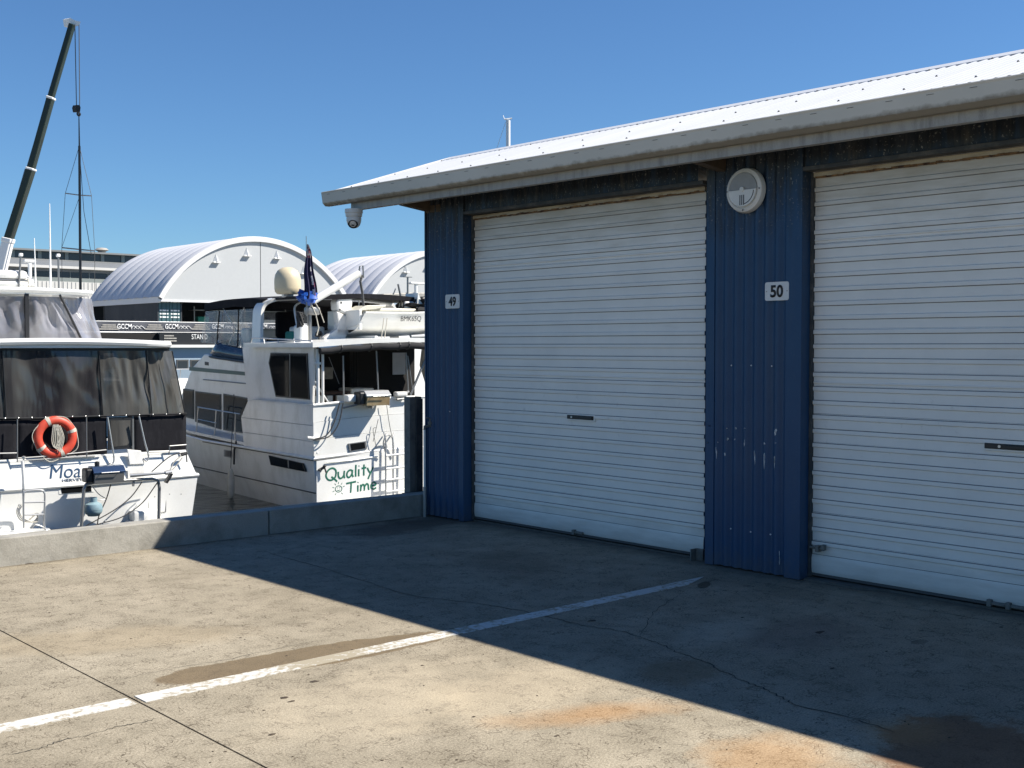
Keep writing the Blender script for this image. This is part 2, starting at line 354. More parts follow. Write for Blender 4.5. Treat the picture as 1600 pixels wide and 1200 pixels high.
M_TRIM = paint('dusty_dark_trim', (.05, .055, .058), .7, dirt=(.17, .155, .13), amt=.8, scale=8, fine=.06)
M_ROOF = paint('white_roof_steel', (.60, .61, .62), .4, dirt=(.50, .50, .50), amt=.4, scale=2, streak=(.3, 3, 1), fine=.01)
def gutter_mat():
    m, nt, b = mk('gutter_cream_grey'); P = coord(nt); sep = nt.nodes.new('ShaderNodeSeparateXYZ'); nt.links.new(P, sep.inputs[0])
    n = tex(nt, 'ShaderNodeTexNoise', 12, 5, .65, P); n0 = tex(nt, 'ShaderNodeTexNoise', 1.5, 4, .6, P)
    col = mix(nt, ramp(nt, n0.outputs[0], .35, .7), (.64, .60, .52), (.56, .53, .455))
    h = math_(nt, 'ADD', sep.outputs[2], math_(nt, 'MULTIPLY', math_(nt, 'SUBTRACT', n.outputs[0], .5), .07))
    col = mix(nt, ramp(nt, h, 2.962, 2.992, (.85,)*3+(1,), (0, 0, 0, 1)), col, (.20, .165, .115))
    nt.links.new(col, b.inputs['Base Color']); b.inputs['Roughness'].default_value = .5; return m
M_GUTTER = gutter_mat()
M_GALV = paint('galvanised_steel', (.42, .40, .36), .6, metal=.1, dirt=(.16, .155, .14), amt=.7, scale=9, streak=(1, 2.2, .35), fine=.06)
M_GALVD = paint('weathered_galvanised', (.21, .20, .175), .7, metal=.1, dirt=(.09, .09, .085), amt=.8, scale=12, fine=.06)
M_BROWN = paint('rusted_bracket', (.10, .07, .045), .85, dirt=(.03, .028, .025), amt=.8, scale=10)
M_WHITEP = paint('white_plastic', (.74, .73, .69), .4, dirt=(.5, .47, .4), amt=.35, scale=8)
M_LENS = paint('grey_lamp_lens', (.30, .29, .27), .35, dirt=(.2, .18, .15), amt=.5, scale=12)
M_BLACK = plain('black_plastic', (.012, .012, .013), .45)
M_INK = plain('black_lettering', (.01, .01, .011), .5)
M_SIGN = paint('white_sign_plate', (.72, .71, .68), .45, dirt=(.55, .52, .46), amt=.3, scale=20)
M_SCREW = plain('screw_grey', (.12, .12, .12), .5, .5)
M_GEL = paint('white_gelcoat', (.74, .74, .71), .3, dirt=(.60, .585, .53), amt=.5, scale=1.7, fine=.012, coat=.2, bmp=.02)
M_GELOLD = paint('weathered_gelcoat', (.80, .79, .755), .30, dirt=(.5, .485, .43), amt=.65, scale=2.6, streak=(1, 1, .6), fine=.02, bmp=.03)
M_GELCREAM = paint('cream_gelcoat', (.70, .67, .56), .4, dirt=(.55, .5, .38), amt=.5, scale=3)
M_HULLBOT = paint('stained_hull_bottom', (.60, .58, .50), .5, dirt=(.36, .31, .19), amt=.8, scale=2, streak=(1, 1, 2))
M_SEAM = plain('dark_seam', (.07, .07, .068), .7)
M_GLASS = plain('dark_window_glass', (.008, .009, .010), .03, 0, .22)
M_FRAME = plain('black_window_frame', (.015, .015, .016), .4)
M_SS = plain('stainless_steel', (.50, .50, .49), .3, .6)
M_SSD = plain('dull_stainless', (.24, .24, .235), .4, .6)
M_CANVAS = paint('black_canvas', (.014, .014, .017), .9, dirt=(.03, .03, .035), amt=.5, scale=6, streak=(3, 1, 1), spec=.12)
M_CANVASG = paint('charcoal_canvas', (.035, .035, .036), .9, dirt=(.018, .018, .018), amt=.6, scale=6, spec=.2)
M_MESH = vinyl('smoked_mesh_vinyl', (.022, .021, .024), .96, .16, (1.6, 1.6, .3), .12, (.055, .054, .053))
M_MESHB = vinyl('smoked_mesh_vinyl_grey', (.055, .054, .05), .96, .18, (2.0, 2.0, .3), .12, (.095, .092, .086))
M_GREYV = vinyl('grey_clear_vinyl', (.13, .13, .145), .93, .12, (1.0, 1.0, .4), .18, (.30, .30, .33))
M_CLEAR = vinyl('clear_vinyl', (.5, .52, .55), .30, .06, (1, 1, .5), .3)
M_TINT = vinyl('blue_tinted_acrylic', (.01, .02, .045), .86, .05, (1, 1, 1), .01, (.012, .025, .05))
M_ORANGE = paint('faded_orange_foam', (.60, .062, .03), .5, dirt=(.56, .13, .08), amt=.5, scale=8)
M_ROPE = paint('pale_rope', (.50, .47, .40), .9, dirt=(.3, .28, .22), amt=.6, scale=40)
M_ROPED = plain('dark_rope', (.04, .04, .04), .9)
M_GREEN = plain('sign_green', (.012, .12, .075), .5)
M_STRIPE = plain('dark_green_stripe', (.02, .06, .058), .35)
M_NAVY = plain('navy_lettering', (.025, .06, .12), .35)
M_BLUELID = plain('blue_steel_lid', (.07, .12, .22), .25, .8)
M_GAS = paint('pale_blue_gas_bottle', (.20, .30, .34), .45, dirt=(.13, .18, .2), amt=.5, scale=12)
M_TAN = paint('heat_stained_steel', (.56, .44, .26), .35, metal=.5, dirt=(.38, .22, .1), amt=.8, scale=6)
M_DOME = paint('aged_cream_dome', (.62, .53, .36), .45, dirt=(.5, .42, .28), amt=.4, scale=2)
M_FLAGN = plain('navy_flag_cloth', (.014, .012, .05), .85)
M_FLAGW = plain('white_flag_cloth', (.6, .58, .58), .85)
M_FLAGR = plain('red_flag_cloth', (.4, .03, .04), .85)
M_TARPB = paint('blue_tarp', (.01, .09, .42), .5, dirt=(.005, .05, .25), amt=.6, scale=14)
M_DARKINT = plain('dark_interior', (.012, .011, .011), .9)
M_PINK = paint('dull_pink_curtain', (.16, .07, .06), .9, dirt=(.08, .035, .03), amt=.6, scale=4, streak=(8, 8, .5))
M_WOODD = paint('dark_timber', (.06, .025, .014), .6, dirt=(.03, .012, .008), amt=.6, scale=8)
M_TEAL = plain('teal_cover', (.02, .22, .17), .7)
M_FAB = paint('white_shelter_membrane', (.53, .54, .57), .6, dirt=(.45, .465, .51), amt=.35, scale=.25, streak=(1, .2, 1), fine=.01, bmp=0)
M_FABG = paint('pale_gable_membrane', (.43, .445, .45), .65, dirt=(.37, .385, .39), amt=.3, scale=.15, fine=.01, bmp=0)
M_FABW = paint('white_arch_trim', (.66, .66, .66), .5, amt=.1)
M_CONT = paint('dark_container_steel', (.022, .028, .036), .6, dirt=(.04, .045, .05), amt=.6, scale=.7)
M_CONTD = paint('teal_container_door', (.035, .095, .11), .5, dirt=(.03, .06, .07), amt=.5, scale=1.2)
M_WHITE = plain('white_paint', (.78, .78, .76), .5)
M_ROOFG = paint('grey_shed_roof', (.19, .20, .20), .6, dirt=(.13, .135, .135), amt=.7, scale=.2, streak=(.35, 2, 1))
M_WALLG = paint('grey_green_cladding', (.20, .23, .22), .7, dirt=(.15, .17, .17), amt=.4, scale=.3)
M_WALLW = paint('off_white_cladding', (.56, .555, .53), .7, dirt=(.42, .42, .4), amt=.4, scale=.3)
M_WIN = plain('far_dark_glazing', (.03, .035, .04), .2)
M_BANNER = paint('dark_banner_cloth', (.075, .08, .095), .8, amt=.4, scale=2)
M_QUAY = paint('far_hardstand', (.28, .27, .25), .9, dirt=(.18, .17, .16), amt=.6, scale=.15)
M_BOOM = paint('dark_green_boom', (.012, .022, .014), .4, dirt=(.02, .03, .02), amt=.5, scale=1)
M_MAST = plain('black_carbon_mast', (.008, .009, .011), .35)
M_HBLUE = paint('pale_blue_boat_wall', (.30, .38, .45), .5, dirt=(.25, .32, .38), amt=.4, scale=.6)
M_TYRE = plain('rubber', (.02, .02, .02), .9)
def water_mat():
    m, nt, b = mk('harbour_water'); P = coord(nt); n = tex(nt, 'ShaderNodeTexNoise', 1.6, 5, .6, P); n2 = tex(nt, 'ShaderNodeTexNoise', .4, 3, .6, P)
    b.inputs['Base Color'].default_value = (.018, .022, .018, 1); b.inputs['Roughness'].default_value = .06; b.inputs['IOR'].default_value = 1.33
    bump(nt, b, math_(nt, 'ADD', n.outputs[0], n2.outputs[0]), .5, .12); return m
M_WATER = water_mat()

# ------------------------------------------------------------------ the setting
WZ = -1.6
w = MB().grid(lambda u, v: ((u-.5)*3000, 9.1+v*2500, WZ), 4, 4).build('water', M_WATER, kind='structure')
yard = thing('concrete_yard', None, None, kind='structure')
MB().box(-80, 60, -80, 8.98, -2.6, -.05).build('slab_bed', M_GAP, yard, kind='structure')
JX = 2.27
MB().box(-60, JX-.005, -60, 8.99, -.049, 0).build('slab', M_YARD, yard)
MB().box(JX+.005, 40, -60, 8.99, -.049, 0).build('slab', M_YARD, yard)
pl = MB().box(-2.2, JX-.02, 5.004, 5.122, .0005, .004); pl.prism([(JX+.02, 5.005, .0005), (6.13, 5.06, .0005), (6.42, 5.165, .0005), (6.16, 5.165, .0005), (JX+.02, 5.126, .0005)], (0, 0, .0035))
pl.build('parking_line', M_LINE, kind='structure')
# cracks: thin jagged lines across the slabs
def crack(pts, w0, name='crack'):
    P = [G(*p) for p in pts]; P = curve(P, 7); mb = MB(); L = len(P); l = []; r = []
    for i, p in enumerate(P):
        t = (P[min(i+1, L-1)]-P[max(i-1, 0)]).normalized(); s = Vector((-t.y, t.x, 0))
        p = p+s*random.uniform(-.011, .011); ww = w0*random.uniform(.35, 1.2)*min(1, (min(i, L-1-i)+1)/5)
        l.append((p.x+s.x*ww, p.y+s.y*ww, .0022)); r.append((p.x-s.x*ww, p.y-s.y*ww, .0022))
    mb.add(l+r, [(i, L+i, L+i+1, i+1) for i in range(L-1)]); return mb.build(name, M_GAP, yard)
crack([(400,858),(470,878),(560,905),(640,930),(720,940),(800,952),(850,962),(900,975),(960,985),(1000,995),(1035,1008),(1060,1020),(1100,1034),(1130,1050),(1165,1066),(1190,1075),(1225,1092),(1245,1102),(1330,1122),(1400,1145)], .004)
crack([(1000,995),(1012,975),(1018,960),(1045,940),(1070,925)], .002)
crack([(0,1181),(60,1170),(95,1157),(140,1148),(180,1137),(215,1130),(252,1121)], .0028)
crack([(165,1068),(230,1052),(300,1040),(360,1030),(430,1014),(520,998)], .0015)
crack([(1150,905),(1300,930),(1400,948),(1500,962),(1598,985)], .003)
# debris
db = MB()
for (x, y, r_) in [(492,1065,.022),(445,1090,.02),(455,1096,.014),(235,900,.012),(45,881,.03),(1280,988,.035),(1300,1045,.012),(1385,1018,.008),(925,970,.03),(120,980,.006),(870,1150,.01),(660,1040,.01),(425,1148,.014),(1160,965,.012),(330,958,.007),(740,1120,.01),(1565,980,.014)]+[(random.uniform(0,1600), random.uniform(930,1200), random.uniform(.003,.007)) for _ in range(70)]:
    g = G(x, y)
    if g.x > 6.7: continue
    n_ = 7; a0 = random.random()*6
    ring = [(g.x+r_*random.uniform(.6, 1.3)*math.cos(a0+6.283*k/n_)*1.3, g.y+r_*random.uniform(.4, 1)*math.sin(a0+6.283*k/n_), .001) for k in range(n_)]
    db.add(ring+[(g.x, g.y, .004)], [(k, (k+1) % n_, n_) for k in range(n_)])
o = db.build('leaf_litter', paint('dead_leaf_crumbs', (.05, .035, .022), .9, amt=.5, scale=30), kind='stuff'); tag(o, 'dry leaf crumbs and grit scattered over the concrete yard', 'litter'); 
# kerb
kerb = thing('kerb', 'low grey concrete kerb along the water edge of the yard', 'kerb', Fr((4, 8.9, 0)))
ks = [-60, -20, -8, -4, -.6, 5.14, 6.95]
for a, b_ in zip(ks[:-1], ks[1:]):
    MB().cbox(a+.006, b_-.006, 8.80, 8.975, -.04, .205, .008).build('kerb_block', M_KERB, kerb, world=True)
MB().box(-60, 6.95, 8.83, 8.96, -.04, .18).build('joint_filler', M_GAP, kerb, world=True)
# far bank
fq = MB().box(-400, 500, 78, 900, WZ-1, .9); fq.build('far_quay', M_QUAY, kind='structure')

# ------------------------------------------------------------------ the storage shed
WX, DX = 6.83, 6.93
YE = 8.80
shed = thing('storage_shed', 'blue corrugated storage shed with white roof and two white roller doors', 'shed', Fr((WX, YE, 0)))
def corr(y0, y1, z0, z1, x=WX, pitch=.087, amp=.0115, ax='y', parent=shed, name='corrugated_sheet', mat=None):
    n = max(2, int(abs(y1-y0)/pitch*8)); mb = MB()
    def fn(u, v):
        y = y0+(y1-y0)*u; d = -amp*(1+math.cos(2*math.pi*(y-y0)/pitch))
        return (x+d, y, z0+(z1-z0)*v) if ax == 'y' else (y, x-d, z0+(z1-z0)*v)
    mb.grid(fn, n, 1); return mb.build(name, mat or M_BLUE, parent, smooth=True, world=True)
def flat(x0, x1, y0, y1, z0, z1, name, mat, bev=.003): return MB().box(x0, x1, y0, y1, z0, z1).build(name, mat, shed, world=True, bevel=bev)
HZ = 2.80                                        # underside of the band over the doors
doors = [(5.555, 8.232), (1.975, 4.645), (-1.6, 1.1), (-5.2, -2.5)]
piers = [(8.235, 8.80), (4.648, 5.465), (1.10, 1.97), (-2.5, -1.6)]
for (a, b_) in piers:
    first = b_ > 8
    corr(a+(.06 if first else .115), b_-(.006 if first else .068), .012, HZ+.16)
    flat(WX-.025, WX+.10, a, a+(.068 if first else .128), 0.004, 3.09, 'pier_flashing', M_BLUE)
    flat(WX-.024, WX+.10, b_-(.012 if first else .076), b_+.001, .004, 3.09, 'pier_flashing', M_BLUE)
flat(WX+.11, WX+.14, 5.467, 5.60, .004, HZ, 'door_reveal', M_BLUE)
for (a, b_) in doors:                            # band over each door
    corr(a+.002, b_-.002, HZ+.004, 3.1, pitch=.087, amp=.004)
    flat(WX-.022, WX+.09, a-.05, b_+.02, HZ-.024, HZ+.004, 'head_flashing', M_TRIM)
flat(WX-.004, WX+.02, 4.6, 8.8, 2.955, 3.13, 'wall_plate', M_TRIM)
corr(WX+.01, WX+2.24, 0, 3.12, x=YE, ax='x', amp=.007)
flat(WX-.012, WX+.06, YE-.001, YE+.02, 0.002, 3.1, 'corner_flashing', M_BLUE)
flat(WX+.12, WX+2.24, -14, -13.9, 0, 3.1, 'end_wall', M_BLUE)
flat(WX+2.24, WX+2.3, -14, 8.79, 0, 3.1, 'rear_wall', M_BLUE)
flat(WX+.0, WX+.1, -14, -5.3, 0, 3.1, 'front_wall', M_BLUE)
M_SILL = paint('shadow_dark_sill_concrete', (.12, .115, .10), .95, dirt=(.05, .048, .04), amt=.8, scale=12, fine=.06)  # colour darkened to stand for the shadow gap under the doors
# roller doors with single slats
SP = .0962
slat_me = None
def slat_mesh(w_, shaded=1):
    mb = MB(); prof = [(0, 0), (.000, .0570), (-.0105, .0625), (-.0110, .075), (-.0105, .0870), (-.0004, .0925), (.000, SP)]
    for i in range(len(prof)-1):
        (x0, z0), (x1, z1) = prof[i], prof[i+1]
        mi = 1 if i == shaded else 0  # this step face carries the painted shadow line
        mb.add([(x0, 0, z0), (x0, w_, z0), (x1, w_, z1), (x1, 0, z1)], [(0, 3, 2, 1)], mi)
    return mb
for di, (a, b_) in enumerate(doors):
    w_ = b_-a
    fr = MB().box(DX+.012, DX+.06, a-.002, a+.018, .02, 2.77).box(DX-.03, DX+.06, b_-.014, b_+.002, .02, 2.77).box(DX+.02, DX+.06, a, b_, .02, 2.78)
    rd = fr.build('roller_door', M_TRIM, shed, world=True, label=('roller door with the lock plate at mid height, nearest the water', 'roller door right of the middle pier', None, None)[di])
    base = .175
    s0 = slat_mesh(w_-.03, 4).build('slat', [M_DOOR, M_SLATSHADE], rd); hi_me = slat_mesh(w_-.03, 1).build('slat', [M_DOOR, M_SLATSHADE], rd)  # shade painted on the top step of low slats, bottom step of high ones
    loc0 = Vector((DX-WX, a+.014-YE, base))
    s0.location = loc0
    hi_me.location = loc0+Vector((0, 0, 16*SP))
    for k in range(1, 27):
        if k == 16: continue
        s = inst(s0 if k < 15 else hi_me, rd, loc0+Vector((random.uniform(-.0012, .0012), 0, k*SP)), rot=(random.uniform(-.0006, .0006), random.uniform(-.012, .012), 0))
    MB().grid(lambda u, v: (DX-.004-.007*math.sin(v*3.14)**.4, a+.014+(w_-.03)*u, .045+.128*v), 1, 10).build('bottom_rail', M_DOOR, rd, smooth=True, world=True)
    MB().box(DX-.012, DX+.01, a+.014, b_-.012, .028, .0449).build('shadow_gap_strip', M_SEAM, rd, world=True)  # dark strip painting in the shadow gap below the door
    MB().box(DX-.02, DX+.02, a+.01, b_-.01, 2.741, 2.7705).build('door_head', M_CREAM, rd, world=True)
    mb = MB(); n = 60
    for k in range(n):
        yy = a+.02+(w_-.05)*k/n; zz = 2.733+random.uniform(-.003, .003)
        mb.box(DX-.022, DX-.012, yy, yy+(w_-.05)/n*1.05, zz, zz+random.uniform(.008, .016))
    mb.build('rust_line', M_RUST, rd, world=True)
    # paired ribs where the curtain sheets lap
    for zz in (2.30, 1.335):
        for q in (0, ):
            MB().cbox(DX-.0085, DX+.001, a+.014, b_-.016, zz+.008, zz+.022, .004).build('lap_rib', [M_DOOR], rd, world=True)
    mb = MB()
    for (zz) in (.35,):
        pass
# lock plates
for di, (x0, y0, x1, y1) in enumerate([(887, 646.5, 928, 655.5), (1539, 691, 1606, 703)]):
    rd = [o for o in shed.children if o.name.startswith('roller_door')][di]
    p, q = on(0, DX-.008, x0, y0), on(0, DX-.008, x1, y1)
    z0, z1 = q.z-.002, p.z+.0
    zc = (on(0, DX-.008, x0, (y0+y0+9 if di == 0 else y0+y0+10)/2).z); hh = .034
    lp = MB().cbox(DX-.018, DX-.004, q.y, p.y, zc-hh/2, zc+hh/2, .004).build('lock_plate', M_BLACK, rd, world=True)
    MB().cbox(DX-.012, DX-.003, q.y-.012, p.y+.004, zc-hh/2-.012, zc+hh/2+.008, .003).build('lock_surround', M_DOOR, rd, world=True)
    MB().lathe([(.0, 0), (.009, 0), (.009, .004), (.0, .004)], (DX-.018, p.y-.055-.04*di, zc), (-1, 0, 0), 14).build('key_cylinder', M_SS, rd, world=True)
    MB().cbox(DX-.027, DX-.017, q.y+.01, q.y+(p.y-q.y)*.5, zc-.012, zc+.010, .003).build('handle', M_BLACK, rd, world=True)
    for (lx, ly) in ([(905, 832)] if di == 0 else [(1560, 943), (1590, 948)]):
        c = on(0, DX-.01, lx, ly)
        MB().cbox(DX-.03, DX-.006, c.y-.05, c.y+.05, c.z-.010, c.z+.008, .003).cbox(DX-.04, DX-.006, c.y+.035, c.y+.062, c.z-.022, c.z+.02, .003).build('floor_latch', M_GALVD, rd, world=True)
c = on(0, WX+.03, 1270, 857); rd = [o for o in shed.children if o.name.startswith('roller_door')][1]
MB().tube([(DX-.03, c.y+.05, c.z), (DX-.03, c.y-.06, c.z)], .009).cbox(DX-.055, DX-.008, c.y-.03, c.y-.005, c.z-.025, c.z+.02, .004).cbox(DX-.055, DX-.02, c.y-.075, c.y-.05, c.z-.01, c.z+.03, .005).build('slide_bolt', M_GALVD, rd, world=True)
c = on(0, WX+.03, 1096, 866); rd = [o for o in shed.children if o.name.startswith('roller_door')][0]
MB().box(DX-.03, DX+.0, 5.56, 5.63, .0, .085).box(DX-.09, DX-.03, 5.622, 5.63, .0, .085).build('floor_bracket', M_GALVD, rd, world=True)
MB().prism([(DX-.1, 4.63, .001), (DX-.1, 4.2, .001), (DX+.02, 4.0, .001), (DX+.02, 4.66, .001)], (0, 0, .014)).build('door_sill', M_SILL, shed, world=True)
MB().box(DX-.01, DX+.05, 4.66, 5.56, .0, .03).box(DX-.005, DX+.06, -6, 8.25, .0, .016).build('door_sill', M_SILL, shed, world=True)
# scratches and screws on the middle pier
mb = MB()
for (x, y, dx, dy) in [(1107,665,9,1),(1136,669,2,1),(1150,668,3,3),(1164,669,2,1),(1211,672,4,8),(1105,691,3,2),(1122,691,1,1),(1137,685,3,3),(1148,686,1,2),(1163,692,1.5,9),(1195,692,1.5,3),(1212,692,1,1),(1133,709,1.5,5),(1120,705,1,12),(1179,705,1.5,19),(1195,710,1.6,22),(1211,713,1.6,18),(1227,708,1.2,16),(1218,868,1.6,19),(1246,722,1,2)]:
    for q in range(3):
        p = on(0, WX-.018, x+random.uniform(-1, 1)*(q > 0), y+random.uniform(-.35, .2)*dy*q*.8); 
        L = dy/210*random.uniform(.5, 1); W = dx/190*random.uniform(.4, .9)
        mb.prism([(WX-.0240, p.y, p.z), (WX-.0240, p.y-W*.6, p.z+.002), (WX-.0240, p.y-W, p.z-L*.5), (WX-.0240, p.y-W*.4, p.z-L)], (.0015, 0, 0))
mb.build('paint_scrape', M_SIGN, shed, world=True, kind='stuff')
mb = MB()
for (x, y) in [(1143,571),(1174,571),(1206,572),(1142,826),(1173,831),(1204,835),(703,643)]:
    p = on(0, WX-.022, x, y); mb.lathe([(0, 0), (.006, 0), (.005, .004), (0, .005)], (WX-.022, p.y, p.z), (-1, 0, 0), 8)
mb.build('wall_screw', M_SIGN, shed, world=True)
# roof
GX, GZ, GY = 6.38, 3.10, 9.84
RX, SL = 7.95, .326
def roofz(x): return 3.099+(x-6.46)*SL if x <= RX else 3.099+(RX-6.46)*SL-(x-RX)*SL
def roof_sheet(x0, x1, ya, yb, nm):
    n = int((yb-ya)/.076*6)
    def fn(u, v):
        y = ya+(yb-ya)*u; x = x0+(x1-x0)*v
        return (x, y, roofz(x)+.0055*math.cos(2*math.pi*y/.076))
    return MB().grid(fn, n, 1).build(nm, M_ROOF, shed, smooth=True, world=True)
ys = [GY-.03-.762*k for k in range(0, 12)]
for k in range(11): roof_sheet(6.39, RX, ys[k+1]-.0, ys[k], 'roof_sheet')
roof_sheet(6.39, RX, -14.2, ys[11], 'roof_sheet'); roof_sheet(RX, 9.5, -14.2, GY-.03, 'roof_sheet')
rc = MB().prism([(RX-.14, 0, roofz(RX-.14)+.008), (RX, 0, roofz(RX)+.016), (RX+.14, 0, roofz(RX+.14)+.008), (RX+.14, 0, roofz(RX+.14)+.003), (RX, 0, roofz(RX)+.009), (RX-.14, 0, roofz(RX-.14)+.003)], (0, 1, 0)).build('ridge_cap', M_ROOF, shed, world=True)
for v in rc.data.vertices: v.co.y = (-14.2-YE) if v.co.y < .5-YE else (GY-.02-YE)
MB().prism([(6.38, GY-.03, roofz(6.38)-.05), (6.38, GY-.03, roofz(6.38)+.016), (RX, GY-.03, roofz(RX)+.016), (RX, GY-.03, roofz(RX)-.05)], (0, .03, 0)).build('barge_flashing', M_ROOF, shed, world=True)
mb = MB()
for x in (6.62, 7.15, 7.75):
    y = 9.7
    while y > -2: 
        mb.lathe([(0, 0), (.009, 0), (.008, .005), (.005, .006), (.005, .010), (0, .010)], (x, round(y/.076)*.076, roofz(x)+.004), (-.28, 0, 1), 7); y -= .456 if x != 7.15 else .532
mb.build('roof_screw', M_SCREW, shed, world=True, kind='stuff')
# gutter: pressed quad profile with end cap
gp = [(GX+.06, 3.075), (GX+.06, 2.958), (GX+.012, 2.958), (GX-.018, 2.985), (GX-.030, 3.075), (GX-.036, 3.088), (GX-.030, 3.094), (GX-.022, 3.088), (GX-.022, 3.078), (GX-.010, 2.99), (GX+.016, 2.965), (GX+.052, 2.965), (GX+.052, 3.075)]
MB().prism([(x, -14.3, z) for x, z in gp], (0, 14.3+GY, 0)).build('gutter', M_GUTTER, shed, world=True)
MB().prism([(GX+.06, GY, 3.075), (GX+.06, GY, 2.958), (GX+.012, GY, 2.958), (GX-.018, GY, 2.985), (GX-.034, GY, 3.085)], (0, .004, 0)).build('gutter_end', M_GUTTER, shed, world=True)
mb = MB(); y = 9.7
while y > 0: mb.box(GX-.0305, GX-.020, y, y+.045, 3.062, 3.0645); y -= .26
mb.build('gutter_slot', M_SEAM, shed, world=True, kind='stuff')
MB().box(GX+.066, GX+.075, -14, GY-.36, 2.893, 2.99).box(GX+.075, GX+.125, -14, GY-.36, 2.893, 2.903).build('eaves_purlin', M_GALV, shed, world=True)
for o in shed.children:                           # the gutter line falls a little towards its outlet
    if o.name.split('.')[0] in ('gutter', 'gutter_end', 'gutter_slot', 'eaves_purlin'):
        for v in o.data.vertices: v.co.z -= (GY-(v.co.y+YE))*.0037
for yy in (8.72, 5.30, 1.9, -2):                   # brackets that carry the eaves
    MB().prism([(GX+.13, yy, 2.885), (WX+.4, yy, 2.80), (WX+.4, yy, 3.1), (GX+.13, yy, 3.03)], (0, .075, 0)).build('eaves_bracket', M_BROWN, shed, world=True)
MB().box(WX-.02, WX+.1, 8.55, 8.79, 2.835, 2.90).build('eaves_bracket', M_BROWN, shed, world=True)
flat(GX+.13, WX-.02, -14, GY-.4, 3.02, 3.03, 'eaves_lining', M_TRIM)
# wall light
lc = Vector((WX-.0255, 5.103, 2.687))
wl = thing('wall_light', 'round white bulkhead light with half-hooded lens high on the blue middle pier', 'light', Fr(lc))
MB().lathe([(0, 0), (.158, 0), (.160, .012), (.150, .040), (.128, .052), (.122, .044), (0, .044)], (0, 0, 0), (-1, 0, 0), 40).build('housing', M_WHITEP, wl, smooth=True)
pts = [(-.047, -.120, .004)]+[(-.047, .120*math.cos(math.pi-a), .004+.117*math.sin(a)) for a in [math.pi*k/20 for k in range(1, 20)]]+[(-.047, .120, .004)]
MB().prism(pts, (-.006, 0, 0)).build('lens', M_LENS, wl)
pts = [(-.046, .119*math.cos(a), .002-.119*math.sin(a)) for a in [math.pi*k/20 for k in range(21)]]
hood = MB().prism(pts, (-.016, 0, 0)).build('hood', M_WHITEP, wl, bevel=.004)
for dy in (-.016, 0, .016): MB().box(-.0635, -.0615, dy-.0035, dy+.0035, -.105, -.035).build('slot', M_BLACK, hood)
pts = [(-.0625, -.100*math.cos(a), .0-.100*math.sin(a)) for a in [R(5)+R(75)*k/12 for k in range(13)]]
MB().tube(pts, .003, 5).build('slot', M_BLACK, hood)
MB().lathe([(0, 0), (.019, 0), (.017, .008), (0, .009)], (-.060, 0, .004), (-1, 0, 0), 16).lathe([(0, 0), (.006, 0), (0, .001)], (-.0695, 0, .004), (-1, 0, 0), 10, 0).build('screw_boss', M_WHITEP, wl, smooth=True)
for a in (0, 180, 270): MB().lathe([(0, 0), (.006, 0), (0, .003)], (-.052, .139*math.cos(R(a)), .139*math.sin(R(a))), (-1, 0, 0), 8).build('fixing_screw', M_SCREW, wl)
# number plates
for (num, x0, y0, x1, y1, lab) in [('49', 697, 462, 719, 481, 'small white plate reading 49 on the narrow blue wall at the shed corner'), ('50', 1196.5, 442, 1233.5, 469.5, 'small white plate reading 50 below the wall light on the middle pier')]:
    p, q = on(0, WX-.02, x0, y0), on(0, WX-.02, x1, y1); y_l, y_r = p.y, q.y
    zc = (p.z+on(0, WX-.02, x0, y1).z)/2; hh = .128
    fr = Fr((WX-.0255, (y_l+y_r)/2, zc)); w_ = y_l-y_r
    s = thing('number_sign', lab, 'sign', fr, 'shed number plates')
    pl = MB().cbox(-.003, .0, -w_/2, w_/2, -hh/2, hh/2, .0014)
    mb = MB(); pp = []
    for cx, cy, a0 in ((w_/2-.015, hh/2-.015, 0), (-w_/2+.015, hh/2-.015, 90), (-w_/2+.015, -hh/2+.015, 180), (w_/2-.015, -hh/2+.015, 270)):
        for k in range(5): a = R(a0+k*22.5); pp.append((0, cx+.015*math.cos(a), cy+.015*math.sin(a)))
    mb.prism(pp, (-.003, 0, 0)).build('plate', M_SIGN, s)
    tw = .105; text('numerals', num, M_INK, s, (-.0045, tw/2, -.043), (0, -1, 0), (0, 0, 1), .086, tw, bold=.03, depth=.002)
    for sg in (1, -1): MB().lathe([(0, 0), (.004, 0), (0, .002)], (-.0032, sg*(w_/2-.014), 0), (-1, 0, 0), 8).build('screw', M_SCREW, s)
# security camera under the eave
cp = on(1, 9.42, 559, 330); cc = thing('security_camera', 'white dome security camera hanging from the eave at the roof corner', 'camera', Fr((GX+.03, 9.38, 2.892))); cc.scale = (1.3, 1.3, 1.16)
k = cc.name
MB().lathe([(0, 0), (.066, 0), (.066, -.030), (.062, -.034), (.060, -.060), (0, -.060)], (0, 0, 0), (0, 0, 1), 28).build('mount', M_WHITEP, cc, smooth=True)
cb = MB().lathe([(0, -.06), (.052, -.06), (.055, -.075), (.053, -.10), (.045, -.128), (.030, -.147), (.012, -.155), (0, -.156)], (0, 0, 0), (0, 0, 1), 28).build('dome_housing', M_WHITEP, cc, smooth=True)
ld = Vector((-.62, -.62, -.42)).normalized(); lo = Vector((0, 0, -.108))+ld*.030
MB().lathe([(0, 0), (.036, 0), (.036, .014), (.031, .018), (.029, .012), (0, .012)], lo, ld, 24).build('lens_ring', M_BLACK, cb, smooth=True)
MB().lathe([(0, 0), (.017, 0), (.013, .004), (0, .006)], lo+ld*.013, ld, 16).build('lens', M_GLASS, cb, smooth=True)
